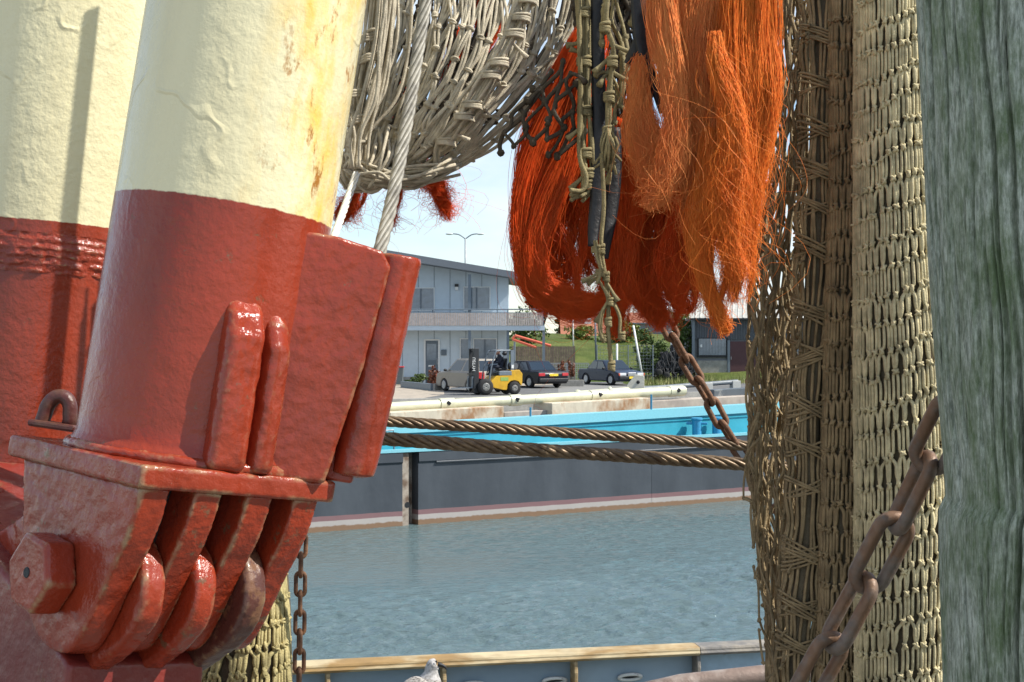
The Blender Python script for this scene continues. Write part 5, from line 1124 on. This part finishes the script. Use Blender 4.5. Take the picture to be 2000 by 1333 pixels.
# knotted twines hanging before the fibres
NETO = cord_mat('olive_twine', (.30, .25, .13))
twines('knotted_cord_bundle', 'thick knotted olive cord bundle with curled end, left of the black rubber strips', [(1138, -60, 2.4), (1140, 80, 2.4), (1142, 200, 2.4), (1144, 300, 2.4), (1150, 345, 2.4), (1146, 372, 2.4), (1126, 383, 2.39)], 7, 14, .0037, NETO, 41, (.1, .22, .36, .5, .64, .76), ((-1, -.2, .17), (-1, -.8, .4), (-.8, .3, .2), (-1, -1, .62)))
twines('tasselled_cord', 'knotted olive cord with a frayed tassel between the black rubber strips', [(1192, -60, 2.36), (1180, 40, 2.36), (1196, 100, 2.36), (1190, 180, 2.36), (1188, 260, 2.36), (1190, 330, 2.36), (1184, 362, 2.36)], 2, 7, .0040, NETO, 42, (.2, .38, .52, .66, .8), ((-1, -1, .35), (1.5, -.6, .3), (1.8, -1, .42)))
b = MB(); g = np.random.default_rng(43)
for _ in range(26):
    b.tube(pix([(1189+g.normal(0, 4), 248, 2.355), (1190+g.normal(0, 9), 290, 2.35+g.normal(0, .008)), (1192+g.normal(0, 11), 325+g.normal(0, 8), 2.355)], 8), .0024, 5)
setp(b.build('cord_tassel', NETO, smooth=True), 'frayed tassel of olive strands on the knotted cord', 'tassel')
loose_net('olive_net', 'open olive net meshes hanging over the dark net at the top', [(-60, 1170), (120, 1180), (200, 1200)], [(-60, 1232), (120, 1228), (220, 1215)], (-60, 225), 2.38, 2, 62, .0036, NETO, 44, .25, .1, 1, .02, 0, True, 5)
twines('dangling_twine', 'long thin olive twine that forks above the dark saloon car', [(1176, 300, 2.34), (1180, 400, 2.34), (1174, 480, 2.34), (1184, 545, 2.34), (1189, 595, 2.34), (1188, 640, 2.34), (1192, 690, 2.34), (1195, 722, 2.34)], 1, 3, .0032, NETO, 45, (.3, .42, .68, .97), ((-1, -.6, .4), (-.7, -1.2, .55), (.6, -1, .45)))
twines('dangling_twine', 'short looped olive twine branching to the right below the orange fibres', [(1189, 588, 2.34), (1202, 598, 2.34), (1211, 622, 2.34), (1212, 648, 2.34), (1216, 662, 2.34)], 2, 4, .0028, NETO, 46, (.05, .9))
twines('dangling_twine', 'thin doubled olive twine hanging left of the fork', [(1188, 590, 2.345), (1178, 612, 2.345), (1174, 640, 2.345), (1180, 665, 2.345)], 2, 5, .0022, NETO, 47, (.95,))
twines('dangling_twine', 'knotted grey twine remains just under the black rubber strips', [(1160, 470, 2.33), (1166, 500, 2.33), (1172, 530, 2.33), (1166, 552, 2.33)], 3, 7, .0026, NETO, 48, (.2, .7), ((-1, -.5, .7), (.6, -1, .9)))
# black rubber strips
def strip(label, pts, thick=.004, twist=0):
    """flat band; pts (px, py, depth, width px)"""
    q = spline(pts, 40); c = np.stack([(q[:, 0]-1000)/F*q[:, 2], q[:, 2], EZ-(q[:, 1]-666.5)/F*q[:, 2]], 1); hw = q[:, 3]/2/F*q[:, 2]
    T = np.gradient(c, axis=0); T /= np.linalg.norm(T, axis=1, keepdims=True); N = np.cross(T, np.array([0, 1., 0])); N /= np.linalg.norm(N, axis=1, keepdims=True)
    a = twist*np.linspace(0, 1, 40)[:, None]; Y = np.array([[0, 1., 0]]); u = N*np.cos(a)+Y*np.sin(a); v = np.cross(T, u)
    hw = hw[:, None]; V = np.stack([c+u*hw+v*thick*.2, c+u*hw*.6+v*thick, c-u*hw*.6+v*thick, c-u*hw+v*thick*.2, c-u*hw*.6-v*thick*.6, c+u*hw*.6-v*thick*.6], 1)
    b = MB(); b.grid(V, wrap=True); n = 240; b.f.append(np.array([[0, 1, 2, 3, 4, 5][::-1], [234, 235, 236, 237, 238, 239]])); b.m.append(np.zeros(2, int))
    setp(b.build('rubber_strip', BLACK, smooth=True), label, 'rubber strip', 'black rubber strips')
strip('longest black rubber strip, left of the knotted olive cord', [(1166, -60, 2.4, 26), (1168, 120, 2.4, 27), (1170, 260, 2.4, 28), (1166, 380, 2.39, 27), (1160, 440, 2.38, 24), (1157, 482, 2.37, 18)])
strip('black rubber strip with a pale sheen hanging lowest behind the dangling twine', [(1200, 250, 2.44, 26), (1199, 340, 2.43, 30), (1192, 420, 2.42, 28), (1186, 470, 2.41, 20), (1184, 506, 2.41, 8)], twist=.5)
strip('upper black rubber strip slanting down against the front orange skein', [(1246, -60, 2.3, 34), (1250, 60, 2.3, 30), (1262, 120, 2.3, 26), (1280, 170, 2.3, 24), (1292, 222, 2.3, 12)], twist=.4)
strip('short black rubber strip bent leftwards from the upper strip', [(1254, 70, 2.32, 26), (1240, 100, 2.32, 24), (1224, 124, 2.33, 12)], twist=-.3)

# ------------------------------------------------------------------ orange fibre skeins (chafing fibres tied to the net)
ORG = fibre('bright_orange_fibre', (.95, .27, .04), .42); ORD = fibre('red_orange_fibre', (.78, .135, .022), .5); ORP = fibre('pale_orange_fibre', (.95, .34, .10), .42)
def skein(label, guide, n, m, seed, frizz=.012, r=.00043, fly=.05, clumps=14, tip=.25, zsq=.45, group='orange fibre skeins', start=.06, segs=20, cat='fibre skein'):
    """guide [(px, py, depth, width px)]; thousands of separate fibres follow it in clumps"""
    n = int(n*1.7); clumps = int(clumps*1.6); segs = max(segs, 28); g = np.random.default_rng(seed); q = spline(guide, 80); c = np.stack([(q[:, 0]-1000)/F*q[:, 2], q[:, 2], EZ-(q[:, 1]-666.5)/F*q[:, 2]], 1); w = np.maximum(q[:, 3], 2)/2/F*q[:, 2]
    T = np.gradient(c, axis=0); T /= np.linalg.norm(T, axis=1, keepdims=True); N = np.cross(T, np.array([0, 1., 0])); N /= np.linalg.norm(N, axis=1, keepdims=True)
    ci = g.integers(0, clumps, n); ca = g.uniform(0, 2*math.pi, clumps); cR = np.sqrt(g.uniform(0, 1, clumps))*.86
    cend = g.uniform(1-tip, 1.0, clumps)
    sub = g.normal(0, .15, (n, 2)); a = cR[ci]*np.cos(ca[ci])+sub[:, 0]; bb = cR[ci]*np.sin(ca[ci])+sub[:, 1]
    s0 = g.uniform(0, start, n); s1 = np.clip(cend[ci]+g.normal(0, .05, n), .3, 1.0)
    u = np.linspace(0, 1, segs); S = s0[:, None]+(s1-s0)[:, None]*u; x = S*79; i = np.clip(x.astype(int), 0, 78); f = x-i
    lerp = lambda A: A[i]*(1-f)[..., None]+A[i+1]*f[..., None] if A.ndim == 2 else A[i]*(1-f)+A[i+1]*f
    C = lerp(c); NN = lerp(N); ww = lerp(w)
    p3 = g.uniform(0, 2*math.pi, (clumps, 4)); fr = g.uniform(4, 11, (clumps, 4))
    wa = .30*np.sin(S*fr[ci, 0][:, None]+p3[ci, 0][:, None]); wb = .30*np.sin(S*fr[ci, 1][:, None]+p3[ci, 1][:, None])
    cl = (1-.45*np.sin(S*fr[ci, 2][:, None]+p3[ci, 2][:, None])**2)*(1.25-.95*u[None, :]**2.2)   # locks open, tighten and taper
    A = (a-sub[:, 0])[:, None]+sub[:, 0][:, None]*cl+wa; B = (bb-sub[:, 1])[:, None]+sub[:, 1][:, None]*cl+wb
    amp = frizz*.75*g.gamma(1.2, .45, n); fl = g.random(n) < fly*.8; amp[fl] *= g.uniform(2, 4.2, fl.sum()); kf = np.where(fl, .45, 1.)[:, None]
    crimp = g.gamma(1.5, .0004, (n, 1))
    def wob():
        k = g.uniform(6, 24, (n, 2))*kf; ph = g.uniform(0, 6.3, (n, 2))
        return (np.sin(S*k[:, :1]+ph[:, :1])+.6*np.sin(S*k[:, 1:]*1.7+ph[:, 1:]))*amp[:, None]*(.25+.9*u[None, :]**1.5)+crimp*np.sin(S*k[:, :1]*4+ph[:, :1])
    V = C+NN*((A*ww)+wob())[..., None]; V[..., 1] += B*ww*zsq/.45*.5+wob()*.7; V[..., 2] += wob()*.5
    b = MB(); rr = r*np.where(fl, .7, g.uniform(.7, 1.35, n))[:, None]*(1-.35*u[None, :]); b.tubes(V, rr, 3, cap=False)
    return setp(b.build('fibre_skein', m, smooth=True), label, cat, group)
skein('large red orange fibre loop sweeping down and under at the left of the fibre mass', [(1160, 60, 2.5, 60), (1120, 180, 2.5, 90), (1078, 300, 2.48, 104), (1046, 410, 2.47, 84), (1034, 500, 2.46, 56), (1050, 562, 2.46, 60), (1094, 592, 2.46, 56), (1150, 600, 2.46, 40), (1200, 590, 2.46, 16)], 2000, ORD, 51, .009, fly=.06, clumps=20, segs=32)
skein('red fibre hank hanging inside the left loop, behind the black strips', [(1150, 150, 2.54, 80), (1128, 280, 2.54, 96), (1108, 400, 2.53, 130), (1112, 500, 2.52, 136), (1135, 585, 2.51, 120)], 1400, ORD, 52, .010, clumps=12, tip=.4)
skein('dark red fibre hank ending lowest behind the forked twine', [(1225, 230, 2.5, 70), (1230, 350, 2.5, 80), (1220, 460, 2.49, 76), (1205, 560, 2.48, 78), (1200, 610, 2.47, 70), (1205, 662, 2.47, 40)], 1700, ORD, 53, .011, clumps=16, tip=.3)
skein('red fibre hank with a pointed end above the rusty chain', [(1290, 250, 2.52, 90), (1285, 360, 2.52, 90), (1268, 470, 2.5, 84), (1274, 560, 2.5, 84), (1290, 610, 2.5, 70), (1296, 645, 2.5, 40)], 1300, ORD, 54, .012, clumps=11, tip=.4)
skein('red orange fibre hank in the shade under the bright skeins', [(1360, 250, 2.48, 110), (1352, 380, 2.46, 110), (1338, 480, 2.45, 96), (1338, 560, 2.45, 80), (1342, 612, 2.45, 50)], 1500, ORD, 55, .012, clumps=11, tip=.45)
skein('short red fibre hank at the back, behind the dark net', [(1080, 170, 2.66, 60), (1100, 250, 2.66, 90), (1100, 330, 2.64, 70)], 900, ORD, 56, .010, clumps=10)
skein('brownish orange front skein below the bent black strip', [(1252, 105, 2.3, 14), (1246, 170, 2.29, 46), (1258, 250, 2.28, 66), (1275, 320, 2.28, 62), (1290, 368, 2.28, 40), (1285, 405, 2.28, 22)], 1500, ORP, 61, .012, fly=.1, clumps=14, tip=.35, start=.2)
skein('slim pale orange strand with frayed ends, right of the upper black strip', [(1294, -60, 2.24, 52), (1300, 60, 2.24, 52), (1316, 160, 2.23, 40), (1322, 240, 2.22, 38), (1315, 310, 2.22, 46), (1292, 370, 2.22, 40), (1266, 412, 2.22, 30)], 1700, ORP, 62, .009, fly=.08, clumps=14, tip=.35)
skein('broad orange skein in the middle of the sunlit fibres', [(1378, -60, 2.28, 110), (1376, 80, 2.28, 112), (1376, 200, 2.27, 116), (1378, 300, 2.27, 104), (1372, 400, 2.27, 70), (1362, 460, 2.27, 50)], 2600, ORP, 63, .012, fly=.06, clumps=20, tip=.4)
skein('sunlit orange skein at the far right of the fibre mass', [(1456, -60, 2.25, 96), (1460, 80, 2.25, 98), (1470, 180, 2.24, 96), (1472, 260, 2.24, 90), (1456, 360, 2.24, 84), (1446, 450, 2.24, 74), (1434, 530, 2.24, 66), (1426, 590, 2.24, 60)], 2600, ORG, 64, .012, fly=.08, clumps=22, tip=.4)
skein('bright orange strand with a bend, in front of the broad skein', [(1398, 60, 2.22, 20), (1404, 130, 2.21, 34), (1428, 210, 2.21, 36), (1432, 300, 2.21, 44), (1420, 380, 2.21, 52), (1428, 470, 2.22, 48), (1446, 545, 2.22, 46)], 1700, ORG, 65, .012, fly=.1, clumps=16, tip=.35, start=.32)
skein('long orange tail tapering to a point in front of the corrugated shed', [(1400, 250, 2.25, 60), (1385, 370, 2.25, 60), (1368, 470, 2.25, 50), (1376, 550, 2.25, 40), (1398, 605, 2.25, 24), (1420, 652, 2.25, 10)], 1500, ORG, 66, .006, fly=.04, clumps=12, tip=.15)
skein('orange tuft curling out under the trawl net towards the lamp post', [(770, 360, 2.82, 30), (815, 342, 2.82, 40), (850, 358, 2.82, 34), (868, 395, 2.82, 30), (878, 432, 2.82, 26)], 420, ORD, 67, .016, fly=.2, clumps=7)
skein('small orange tuft under the net pouch beside the white line', [(708, 352, 2.8, 20), (694, 385, 2.8, 30), (674, 412, 2.8, 34), (664, 440, 2.8, 16)], 330, ORD, 68, .012, fly=.15, clumps=6)
skein('thin orange tuft right behind the pale wire rope', [(778, 355, 2.7, 18), (770, 400, 2.7, 20), (762, 450, 2.7, 14)], 160, ORD, 69, .010, fly=.15, clumps=4)
skein('orange fibres glimpsed between the two derrick booms', [(292, -60, 3.6, 50), (284, 40, 3.6, 46), (272, 140, 3.6, 26), (262, 220, 3.6, 10)], 500, ORD, 70, .01, clumps=8)
for k, (x, y, s_) in enumerate(((905, 140, 71), (790, 240, 72), (960, 30, 73))):
    skein(['red fibres showing through the middle meshes of the trawl net', 'red fibres showing through the lower left meshes of the trawl net', 'red fibres showing through the top of the trawl net'][k], [(x-20, y-90, 3.05, 50), (x-10, y, 3.05, 56), (x-40, y+80, 3.05, 40), (x-70, y+110, 3.05, 24)], 420, ORD, s_, .012, clumps=8)

# ------------------------------------------------------------------ the mossy timber pile
m, N, L, B = new_mat('algae_wood'); v = objvec(N, L); vs_ = objvec(N, L, (1, 1, .14)); vm = objvec(N, L, (1, 1, .45))
grain = mathn(N, L, 'ADD', mathn(N, L, 'MULTIPLY', nnode(N, L, vs_, 330, 6, .7).outputs[0], .62), mathn(N, L, 'MULTIPLY', nnode(N, L, vm, 95, 8, .75).outputs[0], .38))
wood = mixn(N, L, rangen(N, L, grain, .42, .59), (.16, .185, .15), (.50, .55, .48))
alg = rangen(N, L, mathn(N, L, 'ADD', nnode(N, L, vm, 26, 10, .8).outputs[0], mathn(N, L, 'MULTIPLY', nnode(N, L, vs_, 7, 3).outputs[0], .45)), .60, .85)
c = mixn(N, L, mathn(N, L, 'MULTIPLY', alg, .85), wood, (.095, .145, .06))
c = mixn(N, L, rangen(N, L, nnode(N, L, objvec(N, L, (1, 1, .5)), 110, 9, .75).outputs[0], .58, .68, 0, .6), c, (.27, .29, .28))
crk = rangen(N, L, nnode(N, L, objvec(N, L, (1, 1, .03)), 55, 4, .5).outputs[0], .35, .30)
c = mixn(N, L, crk, c, (.02, .024, .018)); L.new(c, B.inputs['Base Color']); B.inputs['Roughness'].default_value = .9; B.inputs['Specular IOR Level'].default_value = .2
h = mathn(N, L, 'SUBTRACT', mathn(N, L, 'ADD', grain, mathn(N, L, 'MULTIPLY', nnode(N, L, v, 120, 5).outputs[0], .4)), mathn(N, L, 'MULTIPLY', crk, 1.4))
bp = N.new('ShaderNodeBump'); bp.inputs['Strength'].default_value = .8; bp.inputs['Distance'].default_value = .006; L.new(h, bp.inputs['Height']); L.new(bp.outputs[0], B.inputs['Normal'])
PILE = m
D = 1.5; rr = .15; a = np.concatenate([np.linspace(2.55, 5.35, 900, endpoint=False), np.linspace(5.35, 2.55+2*math.pi, 60, endpoint=False)]); NA = len(a)
ys = np.linspace(2400, -700, 260); ac = np.arange(140)*2*math.pi/140; zs = EZ-(ys-666.5)/F*D; N1 = np.zeros((260, NA)); V = np.zeros((260, NA, 3))
for i, z in enumerate(zs):
    row = [mnoise.noise(Vector((math.cos(q)*2.2, math.sin(q)*2.2, z*1.6)))*.005+mnoise.noise(Vector((math.cos(q)*14, math.sin(q)*14, z*1.2)))*.0014+mnoise.noise(Vector((math.cos(q)*30, math.sin(q)*30, z*4)))*.0008 for q in ac]
    N1[i] = np.interp(a % (2*math.pi), np.append(ac, 2*math.pi), row+[row[0]])
gp_ = np.random.default_rng(88)
for _ in range(46):                       # drying cracks running with the grain
    qa, qz, ql, qd, qw = gp_.uniform(2.7, 5.2), gp_.uniform(5.0, 6.0), gp_.uniform(.1, .45), gp_.uniform(.004, .011), gp_.uniform(.007, .02)
    dq = (a[None]-qa-.03*np.sin(zs[:, None]*9+qa*7)-.012*np.sin(zs[:, None]*31+qa*3))/qw
    N1 -= qd*np.exp(-dq*dq)*np.clip(1-((zs[:, None]-qz)/ql)**2, 0, 1)
lx = np.interp(ys, [-700, 0, 500, 750, 900, 975, 1005, 1100, 1333, 2400], [1790, 1805, 1826, 1843, 1856, 1860, 1846, 1846, 1853, 1870])+rr*F/D
V[..., 0] = ((lx-1000)/F*D)[:, None]+np.cos(a)*(rr+N1); V[..., 1] = D+np.sin(a)*(rr+N1); V[..., 2] = zs[:, None]
b = MB(); b.grid(V, wrap=True); b.f.append(np.array([np.arange(NA)+259*NA])); b.m.append(np.zeros(1, int))
setp(b.build('mooring_pile', PILE, smooth=True), 'weathered timber mooring pile green with algae at the right edge', 'pile')
